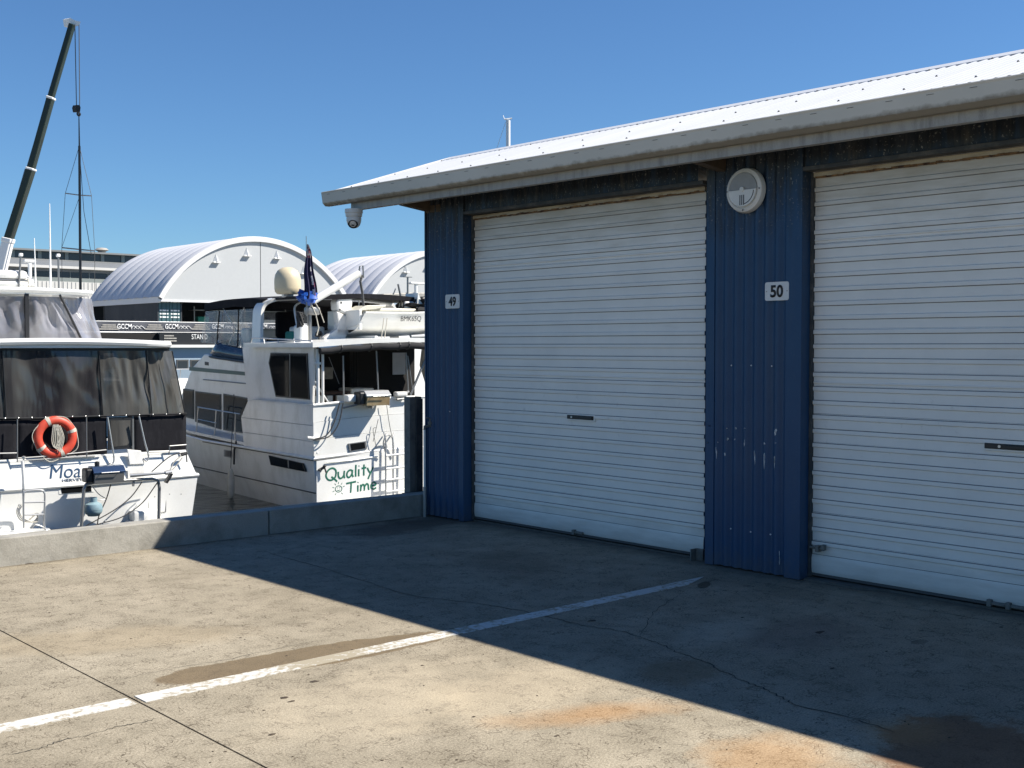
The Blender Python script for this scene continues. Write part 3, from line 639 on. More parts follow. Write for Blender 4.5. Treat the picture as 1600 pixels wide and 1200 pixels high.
# steel post behind the kerb, water pipe and tap
pc = on(1, 9.02, 649, 775); pt_ = on(1, 9.02, 649, 620)
post = thing('steel_post', 'weathered galvanised steel channel post behind the kerb beside the shed corner', 'post', Fr((6.80, 9.05, 0)))
x0 = on(1, 9.05, 639.5, 700).x; x1 = on(1, 9.05, 657.5, 700).x; xm = on(1, 9.05, 648, 700).x
MB().box(x0, x1, 9.04, 9.05, -1.2, pt_.z).box(x0, x0+.008, 9.05, 9.13, -1.2, pt_.z).box(x1-.008, x1, 9.05, 9.13, -1.2, pt_.z).build('channel', M_GALVD, post, world=True)
MB().box(xm, x1+.002, 9.02, 9.038, -.0, pt_.z-.02).build('timber_packer', M_TRIM, post, world=True)
MB().box(x0-.1, x1+.03, 8.979, 9.035, .02, .2).build('foot_bracket', M_BROWN, post, world=True)
pb = G(655.5, 806); 
pipe = thing('water_pipe', 'thin white plastic water pipe rising from the ground beside the steel post', 'pipe', Fr((pb.x, 8.74, 0)))
ptop = on(1, 8.74, 655.5, 672).z
MB().tube([(0, 0, 0), (0, 0, .28)], .016, 10).build('pipe_sleeve', M_GALV, pipe, smooth=True); MB().tube([(0, 0, .26), (0, 0, ptop)], .0115, 10).build('pipe_riser', M_WHITEP, pipe, smooth=True)
tp = thing('water_tap', 'small brass garden tap with tee handle on top of the white pipe', 'tap', Fr((pb.x, 8.74, ptop)))
MB().tube([(0, 0, 0), (0, 0, .03), (.05, -.01, .035), (.085, -.02, .03), (.105, -.025, -.005), (.118, -.03, -.05), (.13, -.03, -.08)], .013, 8).cbox(.095, .14, -.045, -.01, -.10, -.05, .006).build('tap_body', M_GALVD, tp, smooth=True)
MB().tube([(.055, -.012, .03), (.055, -.012, .105)], .010, 8).tube([(.055, -.012, .05), (.055, -.012, .075)], .019, 8).build('spindle', M_GALVD, tp, smooth=True)
MB().tube([(.015, -.012, .112), (.055, -.012, .106), (.095, -.012, .112)], .006, 8).build('tee_handle', M_GALVD, tp, smooth=True)

# ------------------------------------------------------------------ the motor yacht with the name on its stern
Q = Fr(on(2, WZ, 490, 807), -4.8)
yacht = thing('motor_yacht', 'white motor yacht with Quality Time on its stern, moored beside the shed corner', 'boat', Q)
BEAM = 4.3
def hull(parent, W, L, levels, mat, xoff=0, bowrise=.7, deckz=None, name='hull'):
    """levels: list of (half-width factor, z); lofted to a raked bow"""
    mb = MB(); ny = 16; n = len(levels); vs_ = []
    for j in range(ny+1):
        t = j/ny; y = L*t; w_ = 1-max(0, (t-.35)/.65)**2.3; rise = bowrise*max(0, t-.3)**1.6
        for (f, z) in levels: vs_.append((xoff+W/2-W/2*f*max(.004, w_*(1-(1-f)*t*1.6)), y+(z+.5)*.35*t**3, z+rise*(z/levels[-1][1])))
        for (f, z) in reversed(levels): vs_.append((xoff+W/2+W/2*f*max(.004, w_*(1-(1-f)*t*1.6)), y+(z+.5)*.35*t**3, z+rise*(z/levels[-1][1])))
    m = 2*n
    fs = [(j*m+k, (j+1)*m+k, (j+1)*m+k+1, j*m+k+1) for j in range(ny) for k in range(m-1)]
    fs.append(tuple(range(m))); fs += [(j*m+m-1, (j+1)*m+m-1, (j+1)*m, j*m) for j in range(ny)]
    mb.add(vs_, fs); return mb.build(name, mat, parent, smooth=True)
h = hull(yacht, BEAM, 13, [(.12, -.55), (.90, -.12), (.972, .43), (1.0, 1.085)], M_GELOLD, bowrise=.5)
hb = MB().prism([(.065, -.012, -.1), (.03, -.012, .42), (4.27, -.012, .42), (4.235, -.012, -.1)], (0, .01, 0))
MB().tube([(.048, 0, .43), (.05, 6, .46), (.3, 8.5, .6)], .012, 6).build('chine_line', M_SEAM, yacht)
MB().tube([(-.015, -.02, 1.085), (0-.015, 5.2, 1.10), (.12, 6.6, 1.13)], .028, 8).tube([(-.015, -.02, 1.085), (.5, -.03, 1.118), (1.2, -.035, 1.16), (2.15, -.04, 1.19), (3.2, -.035, 1.15), (4.31, -.02, 1.085)], .028, 8).build('rub_rail', M_GELOLD, yacht, smooth=True)
MB().tube([(-.012, -.018, 1.052), (-.012, 5.2, 1.068)], .012, 6).tube([(-.01, -.03, 1.052), (.5, -.04, 1.085), (1.2, -.045, 1.127), (2.15, -.05, 1.157), (3.2, -.04, 1.12), (4.31, -.02, 1.05)], .012, 6).build('rub_rail_seam', M_SEAM, yacht)
# transom skin with gentle crown, and stern bulwark
def crown(x): return .10*math.sin(math.pi*min(1, max(0, x/BEAM)))
def trow(z0, z1, y, mat, nm, x0=.0, x1=BEAM, c0=1, c1=1, smooth=False, n=30, t=.03):
    mb = MB()
    mb.grid(lambda u, v: (x0+(x1-x0)*u, y-.03*math.sin(math.pi*u), (z0+crown(x0+(x1-x0)*u)*c0)+(z1-z0+crown(x0+(x1-x0)*u)*(c1-c0))*v), n, 1)
    return mb.build(nm, mat, yacht, smooth=smooth, thick=t)
trow(1.10, 1.44, -.01, M_GEL, 'transom_panel'); trow(1.445, 1.76, .0, M_GEL, 'transom_panel'); trow(1.765, 2.07, .01, M_GEL, 'transom_panel')
trow(-.1, 1.07, -.02, M_GEL, 'transom', .05, 4.25, 0, 1)
MB().tube([(0, 0, 2.085)]+[(x*.43, -.02, 2.085+crown(x*.43)*1.0) for x in range(1, 10)]+[(BEAM, 0, 2.085)], .028, 8).build('stern_coaming', M_GEL, yacht, smooth=True)
# side of the raised aft part
for X_, sg in ((0, 1), (BEAM, -1)):
    for (za, zb) in ((1.10, 1.40), (1.406, 1.70), (1.706, 2.075)):
        cut = lambda z: 3.13+(z-1.4)*.22 if z <= 1.8 else 3.22-(z-1.8)*1.45
        MB().prism([(X_, 0, za), (X_, cut(za), za), (X_, cut(zb), zb), (X_, 0, zb)], (.06*sg, 0, 0)).build('side_panel', M_GELOLD, yacht, bevel=.004)
MB().prism([(-.005, .02, 2.078), (-.005, 2.78, 2.078), (.09, 2.78, 2.078), (.09, .02, 2.078)], (0, 0, .02)).build('side_capping', M_GELOLD, yacht)
MB().box(.06, BEAM-.06, .05, 3.2, 1.22, 1.26).build('aft_deck', M_GELOLD, yacht)
MB().prism([(.02, 3.1, 1.13), (.05, 6.2, 1.20), (.35, 8.0, 1.3), (1.3, 10.5, 1.5), (3.0, 10.5, 1.5), (3.95, 8, 1.3), (4.25, 6.2, 1.2), (4.28, 3.1, 1.13)], (0, 0, .06)).build('side_deck', M_GELOLD, yacht)
# deckhouse side with its windows
CX = .45
def qc(x, y): return Q.X(CX, x, y)
prof = [(3.09, 1.19), (7.55, 1.22), (7.62, 2.0), (7.30, 2.32), (6.92, 2.68), (6.2, 3.0), (5.6, 2.98), (4.6, 2.86), (3.4, 2.80), (3.09, 2.80)]
MB().prism([(CX, y, z) for y, z in prof], (BEAM-2*CX, 0, 0)).build('deckhouse', M_GELOLD, yacht, bevel=.03)
def pane(pts, frame_name='window', depth=.02, fr_w=.035, parent=yacht, ax=0, mat=M_GLASS, out=-1, n_panes=1):
    """a window: frame polygon with a pane set in it; pts on a plane of constant axis ax"""
    c = sum((Vector(p) for p in pts), Vector())/len(pts); off = [0, 0, 0]; off[ax] = out*depth
    f = MB().prism(pts, off).build(frame_name, M_FRAME, parent)
    ins = []
    for p in pts:
        d = (c-Vector(p)); q = Vector(p)+d.normalized()*min(fr_w*1.4, d.length*.3); q[ax] = p[ax]+off[ax]; ins.append(q)
    o2 = [0, 0, 0]; o2[ax] = out*.004
    MB().prism(ins, o2).build('pane', mat, f)
    return f
for pix in ([(287,607),(303.5,609),(303.5,655),(287,651)], [(306,611),(346,616),(346,671),(306,659)], [(350,615),(389,622),(379,645),(380,677),(350,672)]):
    pane([qc(*p) for p in pix])
pane([qc(392, 622), qc(408, 624), qc(408, 627), qc(393, 625)], 'vent_slot')
MB().prism([qc(296, 573), qc(404, 583), qc(404, 588.5), qc(296, 579)], (-.008, 0, 0)).build('green_stripe', M_STRIPE, yacht)
MB().tube([qc(319, 593)-Vector((.02, 0, 0)), qc(402, 601)-Vector((.02, 0, 0))], .012, 6).build('side_moulding', M_SSD, yacht)
MB().prism([qc(320.5, 565), qc(326, 566), qc(326, 571), (qc(320.5, 570.5))], (-.01, 0, 0)).build('side_vent', M_SEAM, yacht)
# side handrail with stanchions
def qd(x, y): return Q.X(.06, x, y)
rp = [(306,671,310,637), (335,682,338,641), (367,690,368,646)]
mb = MB(); 
for (x0, y0, x1, y1) in rp: 
    a = qd(x0, y0); b_ = qd(x1, y1); a.z = 1.16; mb.tube([a, b_], .014, 6)
mb.tube([qd(309, 636), qd(338, 641), qd(375, 647)], .014, 6).tube([qd(309, 655), qd(338, 661)], .010, 6); mb.build('side_rail', M_SS, yacht, smooth=True)
MB().tube([(0.03, 3.5, 1.2), (-.03, 3.48, 1.0), (-.04, 3.48, .7)], .02, 6).build('cleat_line', M_ROPED, yacht)
# aft wheelhouse side wall with the big window
HX = .10
def qh(x, y): return Q.X(HX, x, y)
hw = [qh(399, 541), qh(396, 574), qh(409, 625), qh(488, 633.5), qh(490.5, 543)]
MB().prism(hw, (.05, 0, 0)).build('wheelhouse_side', M_GELOLD, yacht, bevel=.004)
MB().prism([(BEAM-HX, p.y, p.z) for p in hw], (-.05, 0, 0)).build('wheelhouse_side', M_GELOLD, yacht)

wq = pane([qh(424, 551), qh(481, 552), qh(484.5, 624.5), qh(432, 620), qh(421, 567)], 'side_window', fr_w=.03)
MB().box(HX-.03, HX-.018, qh(455, 590).y-.012, qh(455, 590).y+.012, qh(455, 621).z, qh(455, 553).z).build('window_divider', M_SSD, wq)
MB().tube([(.12, .03, 2.1), (.12, .03, 3.14)], .032, 10).tube([(.24, .06, 2.1), (.24, .06, 3.14)], .026, 10).build('corner_post', M_GEL, yacht, smooth=True)
MB().prism([(.13, 2.3, 1.9), (.13, 3.12, 1.9), (.13, 3.16, 2.1), (.13, 3.40, 3.17), (.13, 2.7, 3.17)], (.33, 0, 0)).build('wheelhouse_fairing', M_GELOLD, yacht)
# portlights, vent and fender in the hull side
def qs(x, y, dx=0): return Q.X(-.0+dx, x, y)
pw = pane([qs(421.5, 711.5), qs(475, 724), qs(479.5, 737), qs(425, 726.5)], 'portlight', depth=.03, fr_w=.02)
MB().prism([qs(450, 719, -.035), qs(451.5, 719.3, -.035), qs(452, 731, -.035), qs(450.5, 730.6, -.035)], (-.01, 0, 0)).build('portlight_divider', M_SSD, pw)
vt = MB().prism([qs(351, 702.5), qs(361, 704), qs(361, 715), qs(351, 713)], (-.02, 0, 0)).build('hull_vent', M_SSD, yacht)
for k in range(4): MB().prism([qs(352.5+k*2.1, 704.5, -.022), qs(353.6+k*2.1, 704.7, -.022), qs(353.6+k*2.1, 713, -.022), qs(352.5+k*2.1, 712.6, -.022)], (-.004, 0, 0)).build('vent_slot', M_SEAM, vt)
fe = Q.M @ Vector((-.14, 3.42, .33))
fd = thing('boat_fender', 'grimy white cylindrical fender hanging low on the side of the yacht with the green stripe', 'fender', Fr((fe.x, fe.y, WZ-.02), -4.8))
MB().lathe([(0, 0), (.035, .01), (.07, .07), (.078, .14), (.078, .42), (.065, .52), (.045, .58), (.03, .62), (0, .62)], (0, 0, .02), n=20).build('fender_body', M_HULLBOT, fd, smooth=True)
MB().tube([(0, 0, .63), (.03, .0, 1.3), (.10, .03, 2.1), (.10, .04, 2.2)], .007, 6).build('fender_line', M_ROPED, fd)
# stern lettering
def qt(x, y, yy=-.066): return Q.Y(yy, x, y)
a, b_ = qt(509.5, 751.5), qt(585, 740.5); c = qt(509.5, 731.5)
mb = MB(); O_ = a; ex = (b_-a); strokes(mb, 'Quality', O_, ex, (0.03, 0, 1), (c-a).length*.92, ex.length, .0185); mb.build('stern_name', M_GREEN, yacht, smooth=True)
a, b_ = qt(541.5, 771), qt(590, 763.2); mb = MB(); strokes(mb, 'Time', a, b_-a, (0.03, 0, 1), (qt(541.5, 754.5)-a).length, (b_-a).length, .0185); mb.build('stern_name', M_GREEN, yacht, smooth=True)
c = qt(530, 764); mb = MB()
mb.tube([c+Vector((.07*math.cos(t*.42), 0, .06*math.sin(t*.42))) for t in range(16)], .008, 5)
for k in range(9):
    aa = R(20+k*36); d = Vector((math.cos(aa), 0, math.sin(aa)))
    if k != 7: mb.tube([c+d*.095, c+d*.135], .006, 5)
mb.tube([c+Vector((x, 0, -.01-.02*math.cos(x*40))) for x in (-.03, -.015, 0, .015, .03)], .006, 5).lathe([(0, 0), (.008, 0), (0, .004)], c+Vector((-.022, -.004, .02)), (0, -1, 0), 8).lathe([(0, 0), (.008, 0), (0, .004)], c+Vector((.022, -.004, .02)), (0, -1, 0), 8)
mb.build('smiling_sun', M_GREEN, yacht)
for o in yacht.children:                          # painted lettering is thin and follows the stern
    if o.name.split('.')[0] in ('stern_name', 'smiling_sun'):
        for v in o.data.vertices:
            v.co.y = -.0375-.03*math.sin(math.pi*(v.co.x-.05)/4.2)+max(-1, min(1, (v.co.y+.066)/.016))*.003
# stern window, light, ladder
f = pane([qt(543, 693, -.03), qt(571, 689, -.03), qt(572, 701, -.03), qt(545, 705.5, -.03)], 'stern_window', depth=.035, fr_w=.03, ax=1); f.data.materials[0] = M_SSD
p = qt(496, 708); MB().lathe([(0, 0), (.025, 0), (.02, .02), (0, .022)], p, (0, -1, 0), 12).build('stern_light', M_GEL, yacht)
p = qt(505, 731); MB().tube([p+Vector((-.09, 0, -.04)), p, p+Vector((.02, -.05, .05))], .028, 8).tube([p+Vector((0, -.03, .04)), p+Vector((.04, -.05, -.1))], .018, 6).build('rope_cleat', M_ROPED, yacht)
lad = MB()
for xx in (603, 614.5):
    lad.tube([qt(xx, 815, -.22), qt(xx-.5, 690, -.2), qt(xx-1, 684, -.2), qt(xx+1, 676, -.1)], .016, 8)
lad.build('ladder_rail', M_SS, yacht, smooth=True)
for yy in (712, 732.5, 750, 768): MB().tube([qt(603, yy, -.21), qt(640, yy-4, -.21)], .02, 8).build('ladder_rung', M_GEL, yacht, smooth=True)
MB().tube([qt(641, 815, -.22), qt(640, 680, -.2)], .016, 8).tube(curve([qt(602, 706, -.15), qt(599, 692, -.2), qt(604, 680, -.2), qt(613, 685, -.15), qt(616, 712, -.1)]), .014, 8).build('ladder_rail', M_SS, yacht, smooth=True)
MB().tube([qt(510, 722, -.07), qt(549, 719, -.07), qt(590, 713, -.07)], .013, 6).build('grab_rail', M_GEL, yacht)
MB().box(.3, 4, -.5, -.05, .05, .11).build('swim_platform', M_GEL, yacht)
# upper deck slab with crown
def slabz(x): return 3.165+crown(x)*1.05
mb = MB()
for (zo, fl) in ((.085, 1), (0, 0)):
    mb.grid(lambda u, v: (-.06+(BEAM+.12)*u, -.12+3.05*v-.06*math.sin(math.pi*u)*(1-v), slabz(BEAM*u)+zo), 16, 6)
mb2 = MB(); per = []
nx, ny = 16, 6
def sv(u, v, zo): return (-.06+(BEAM+.12)*u, -.12+3.05*v-.06*math.sin(math.pi*u)*(1-v), slabz(BEAM*u)+zo)
mb.grid(lambda u, v: sv(u, 0, .085*v), nx, 1).grid(lambda u, v: sv(0, u, .085*v), ny, 1).grid(lambda u, v: sv(1, u, .085*v), ny, 1).grid(lambda u, v: sv(u, 1, .085*v), nx, 1)
mb.build('upper_deck', M_GEL, yacht)
# rolled curtain under the edge, with ties
mb = MB(); pts = [(.10+x*.21, -.10-.05*math.sin(math.pi*x/20), slabz(.1+x*.21)-.075-.012*math.sin(x*1.9)) for x in range(0, 20)]
rc_ = mb.tube(pts, .065, 10).build('rolled_curtain', M_CANVASG, yacht, smooth=True)
for x in (2, 5, 8, 9.5, 12, 14, 17): 
    i = int(x); p = Vector(pts[i]); MB().tube([p+Vector((.015*math.sin(t*.7), .075*math.cos(t*.7), .08*math.sin(t*.7))) for t in range(10)], .009, 5).build('curtain_tie', M_BLACK, rc_)
# saloon seen over the stern
MB().box(.15, BEAM-.15, 3.0, 3.06, 1.2, 3.15).build('aft_bulkhead', M_DARKINT, yacht)
MB().grid(lambda u, v: (.35+.42*u, 2.6+.03*math.sin(u*22), 1.4+1.7*v), 24, 1).build('cabin_curtain', M_PINK, yacht)
MB().grid(lambda u, v: (2.35+.22*u, 2.8+.02*math.sin(u*20), 1.4+1.7*v), 16, 1).build('cabin_curtain', M_CANVASG, yacht)
MB().box(.8, 1.9, 2.1, 2.6, 1.26, 2.2).box(.75, 1.95, 2.05, 2.65, 2.2, 2.24).build('galley_bench', M_WOODD, yacht)
MB().cbox(1.25, 1.6, 2.15, 2.4, 2.5, 2.75, .02).build('appliance', M_GALVD, yacht)
MB().cbox(1.95, 2.5, 2.0, 2.6, 1.9, 2.3, .03).build('cupboard', M_GELOLD, yacht)
MB().box(1.0, 1.3, 2.0, 2.05, 1.95, 2.16).box(1.38, 1.5, 2.0, 2.05, 1.95, 2.16).box(1.6, 1.75, 2.0, 2.05, 2.0, 2.16).build('cupboard_door', M_WHITEP, yacht)
p0, p1 = Q.Y(2.9, 613, 551), Q.Y(2.9, 633, 585)
MB().box(p0.x, p1.x, 2.88, 2.9, p1.z, p0.z).build('forward_opening_bright_view', paint('bright_view_panel', (.55, .6, .68), .6, amt=.3, scale=3), yacht)  # pale panel, the bright view through the opening put into its colour
mb = MB()
for (xa, ya, xb, yb) in [(536, 556, 537, 618), (588, 548, 591, 612), (634, 551, 638, 614)]: mb = MB().tube([Q.Y(.05, xa, ya), Q.Y(.05, xb, yb)], .016, 8).build('canopy_post', M_SSD, yacht, smooth=True)
MB().tube([Q.Y(.05, 670, 548), Q.Y(.05, 641, 618)], .024, 8).build('canopy_brace', M_SSD, yacht, smooth=True)
MB().tube([Q.Y(.05, 637, 556), Q.Y(.05, 645, 613)], .012, 8).build('canopy_brace', M_SSD, yacht, smooth=True); MB().tube([Q.Y(.2, 514, 558), Q.Y(.2, 530, 600)], .006, 6).build('canopy_brace', M_SSD, yacht, smooth=True)
MB().tube([Q.Y(.1, 492, 596), Q.Y(.1, 515, 632)], .016, 8).tube([Q.Y(.1, 492, 604), Q.Y(.1, 507, 634)], .016, 8).build('boarding_rail', M_GEL, yacht, smooth=True)
MB().cbox(Q.Y(.0, 493, 570).x, Q.Y(.0, 501, 570).x, -.02, .06, Q.Y(0, 497, 569.5).z, Q.Y(0, 497, 566).z, .006).build('cabin_lamp', M_GEL, yacht)
# stern rail clutter: barbecue, rod box, fairlead
bq = Q.M @ Q.Y(-.22, 584, 633)
bb = thing('barbecue', 'rail-mounted stainless barbecue with heat-stained front on the stern rail of the yacht', 'barbecue', Fr(bq, -4.8))
def bbq(parent, w_, m_lid, m_box, legs=True):
    MB().prism([(-w_/2, -.16, .0), (-w_/2, -.19, .165), (-w_/2, .16, .165), (-w_/2, .12, .0)], (w_, 0, 0)).build('fire_box', m_box, parent, bevel=.006)
    MB().prism([(-w_/2-.02, -.2, .17), (-w_/2-.02, -.2, .20), (-w_/2-.02, -.10, .285), (-w_/2-.02, .10, .285), (-w_/2-.02, .17, .20), (-w_/2-.02, .17, .17)], (w_+.04, 0, 0)).build('lid', m_lid, parent, bevel=.006)
    MB().tube([(-w_*.3, -.20, .19), (-w_*.3, -.235, .19), (w_*.3, -.235, .19), (w_*.3, -.2, .19)], .008, 6).build('lid_handle', M_SS, parent)
    MB().cbox(-w_/2-.13, -w_/2-.003, -.13, .12, .02, .26, .03).build('regulator', M_BLACK, parent)
    if legs: MB().tube([(0, 0, 0), (0, .05, -.05), (0, .22, -.05)], .02, 8).build('mount_arm', M_SS, parent)
bbq(bb, .50, M_SS, M_TAN)
mb = MB().cbox(.62, .98, -.20, -.02, 2.13, 2.27, .03); mb.build('rod_box', M_GELOLD, yacht)
MB().cbox(1.74, 2.0, -.14, .0, 2.2, 2.30, .03).build('rod_box', M_GELOLD, yacht)
MB().tube([qt(620, 624, -.1), qt(628, 623, -.1), qt(640, 622, -.1)], .022, 8).tube([qt(632, 615, -.1), qt(638, 612, -.05)], .03, 8).build('rail_fitting', M_SSD, yacht)
MB().tube([qt(534, 638, -.1), qt(560, 632, -.22), qt(575, 633, -.2)], .018, 8).build('rail_arm', M_SSD, yacht)
for pts in ([(531,629),(522,660),(510,680),(492,686)], [(536,630),(529,662),(514,682),(489,687.5)]): MB().tube(curve([qt(*p, -.16) for p in pts]), .012, 6).build('mooring_line', M_ROPED, yacht)
for pts in ([(603,625),(608,660),(614,690)], [(591,655),(583,690)], [(588,668),(583,672),(588,700)]): MB().tube(curve([qt(*p, -.12) for p in pts]), .006, 5).build('stay_line', M_SEAM, yacht)
MB().tube([qt(480, 684, -.05), qt(500, 686, -.05)], .03, 8).build('fairlead', M_GELOLD, yacht)
# upper deck rail
def qu(x, y, X_=.0): return Q.X(X_, x, y)
pr = [qu(391, 541), qu(394, 530), qu(397, 528)]; mb = MB().tube(curve(pr+[qu(440, 530), qu(482, 532.5), qu(487, 534), qu(490, 541)], 5), .013, 8)
for xx in (414, 436, 461): mb.tube([qu(xx, 540), qu(xx-2, 529.5)], .010, 6)
mb.build('deck_rail', M_SS, yacht, smooth=True)
# venturi screen, coaming seat
sc = []
cv = lambda x, y, X_: Q.X(X_, x, y)
lo_ = curve([(CX+.9, 6.55, 2.98), (CX+.25, 6.3, 2.99), (CX+.02, 5.9, 2.95), (CX, 5.0, 2.90), (CX, 3.45, 2.83)], 6)
hi_ = curve([(CX+1.0, 6.2, 3.32), (CX+.35, 6.0, 3.33), (CX+.10, 5.6, 3.30), (CX+.06, 4.9, 3.20), (CX+.05, 3.6, 3.1)], 6)
n_ = len(lo_); MB().add(lo_+hi_, [(i, i+1, n_+i+1, n_+i) for i in range(n_-1)]).build('venturi_screen', M_TINT, yacht, smooth=True, thick=.01)
MB().tube(lo_, .03, 8).build('screen_trim', M_BLACK, yacht, smooth=True)
MB().cbox(.9, 3.4, 3.2, 6.0, 2.7, 2.86, .02).build('flybridge_floor', M_GELOLD, yacht)
# radar arch
aw = []
def archp(t, off): pass
ap = curve([(CX-.02, 3.30, 3.20), (CX+.02, 3.36, 3.7), (CX+.08, 3.38, 4.02), (CX+.28, 3.30, 4.16), (CX+.7, 3.25, 4.20), (2.15, 3.2, 4.24), (BEAM-CX-.7, 3.25, 4.2), (BEAM-CX-.28, 3.30, 4.16), (BEAM-CX-.08, 3.38, 4.02), (BEAM-CX-.02, 3.36, 3.7), (BEAM-CX, 3.30, 3.2)], 6)
mb = MB(); L = len(ap); ring = []
for i, p in enumerate(ap):
    t = (ap[min(i+1, L-1)]-ap[max(i-1, 0)]).normalized(); nn = t.cross(Vector((0, 1, 0))).normalized(); ww = .20
    ring += [p+Vector((0, -ww, 0))-nn*.035, p+Vector((0, ww, 0))-nn*.035, p+Vector((0, ww, 0))+nn*.035, p+Vector((0, -ww, 0))+nn*.035]
mb.add(ring, [(i*4+k, i*4+(k+1) % 4, (i+1)*4+(k+1) % 4, (i+1)*4+k) for i in range(L-1) for k in range(4)]+[(0, 1, 2, 3)])
mb.build('radar_arch', M_GEL, yacht, smooth=True)
# bimini: black canopy, frames and clear side curtains
def bz(u, v): return 4.16+.10*math.sin(math.pi*u)+.06*math.sin(math.pi*v)
mb = MB().grid(lambda u, v: (.55+3.2*u, 3.3+3.1*v, bz(u, v)), 12, 10)
mb.build('bimini_top', M_CANVAS, yacht, smooth=True, thick=.02)
def val(f, n=14, h=.17): return MB().grid(lambda u, v: f(u)+Vector((0, 0, -h*v+.01*math.sin(u*17)*v)), n, 2)
val(lambda u: Vector((.55, 3.3+3.1*u, bz(0, u)))).build('bimini_valance', M_CANVAS, yacht, smooth=True)
val(lambda u: Vector((.55+3.2*u, 6.4, bz(u, 1)))).build('bimini_valance', M_CANVAS, yacht, smooth=True)
val(lambda u: Vector((3.75, 3.3+3.1*u, bz(1, u)))).build('bimini_valance', M_CANVAS, yacht, smooth=True)
MB().grid(lambda u, v: (.75+2.9*u, 1.6+1.65*v, 4.185+.075*math.sin(math.pi*u)-.01*(1-v)), 12, 4).build('hard_top', M_CANVASG, yacht, smooth=True, thick=.05)
val(lambda u: Vector((.75+2.9*u, 1.58, 4.2+.075*math.sin(math.pi*u))), h=.1).build('hard_top_edge', M_CANVAS, yacht)
for (y0, y1) in ((3.45, 4.45), (4.5, 5.5), (5.55, 6.35)):
    def fn(u, v, y0=y0, y1=y1):
        y = y0+(y1-y0)*u; z = 3.99-(.86-.05*(y-3.4))*v; return (.55-.04*v+.012*noise.noise(Vector((y*3, z*3, 1))), y+.2*v*(y-5)/1.4*(y > 5), z)
    MB().grid(fn, 10, 10).build('clear_curtain', M_CLEAR, yacht, smooth=True)
    MB().tube([fn(0, .0), fn(0, .5), fn(0, 1)], .014, 5).build('curtain_edge', M_CANVASG, yacht)
MB().grid(lambda u, v: (.6+3.1*u, 6.42+.15*v, 4.0-.75*v), 12, 8).build('clear_curtain', M_CLEAR, yacht, smooth=True)
mb = MB().tube([(.6, 4.0, 3.0), (.6, 5.6, 4.15)], .013, 6).tube([(.6, 5.4, 3.0), (.6, 4.2, 4.15)], .013, 6).tube([(3.7, 4.0, 3.0), (3.7, 5.6, 4.15)], .013, 6).tube([(3.7, 5.4, 3.0), (3.7, 4.2, 4.15)], .013, 6)
mb.build('bimini_frame', M_SS, yacht, smooth=True)
MB().tube(curve([(.72, 1.9, 3.28), (.78, 2.2, 3.7), (.9, 2.5, 4.0), (1.1, 2.6, 4.12)]), .022, 8).build('hard_top_leg', M_GEL, yacht, smooth=True)
MB().tube([(3.4, 1.9, 3.28), (3.3, 2.3, 4.15)], .022, 8).tube([(1.9, 1.75, 3.3), (2.0, 1.75, 4.15)], .012, 6).build('hard_top_leg', M_GEL, yacht, smooth=True)
# helm, seats
MB().cbox(1.3, 2.6, 5.6, 6.1, 2.86, 3.6, .05).build('helm_console', M_GELOLD, yacht)
MB().cbox(1.35, 1.85, 4.3, 4.85, 3.25, 3.38, .04).cbox(1.35, 1.85, 4.25, 4.4, 3.38, 3.95, .05).tube([(1.6, 4.5, 2.86), (1.6, 4.5, 3.25)], .05, 10).build('helm_seat', M_CANVAS, yacht, smooth=True)
MB().cbox(2.2, 2.7, 4.3, 4.85, 3.25, 3.38, .04).cbox(2.2, 2.7, 4.25, 4.4, 3.38, 3.95, .05).tube([(2.45, 4.5, 2.86), (2.45, 4.5, 3.25)], .05, 10).build('helm_seat', M_CANVAS, yacht, smooth=True)
MB().cbox(1.0, 1.5, 2.3, 3.0, 3.27, 3.6, .05).cbox(1.55, 2.1, 2.4, 3.1, 3.27, 3.52, .05).build('deck_locker', M_GEL, yacht)
MB().cbox(.9, 1.2, 2.6, 3.0, 3.27, 3.50, .05).build('teal_bundle', M_TEAL, yacht)
# satellite dome, small light mast
dp = Q.Y(2.6, 449.5, 458); 
MB().lathe([(0, 0), (.22, 0), (.262, .05), (.272, .12), (.274, .30), (.255, .40), (.20, .49), (.11, .545), (0, .56)], (dp.x, 2.6, dp.z-.02), n=36).build('satellite_dome', M_DOME, yacht, smooth=True)
p = Q.Y(2.6, 452, 461); MB().lathe([(0, 0), (.12, 0), (.12, .08), (0, .08)], (dp.x, 2.6, 4.22)).build('dome_base', M_SSD, yacht, smooth=True)
MB().cbox(.66, .74, 2.55, 2.63, 4.2, 4.30, .02).build('deck_floodlight', M_GEL, yacht)
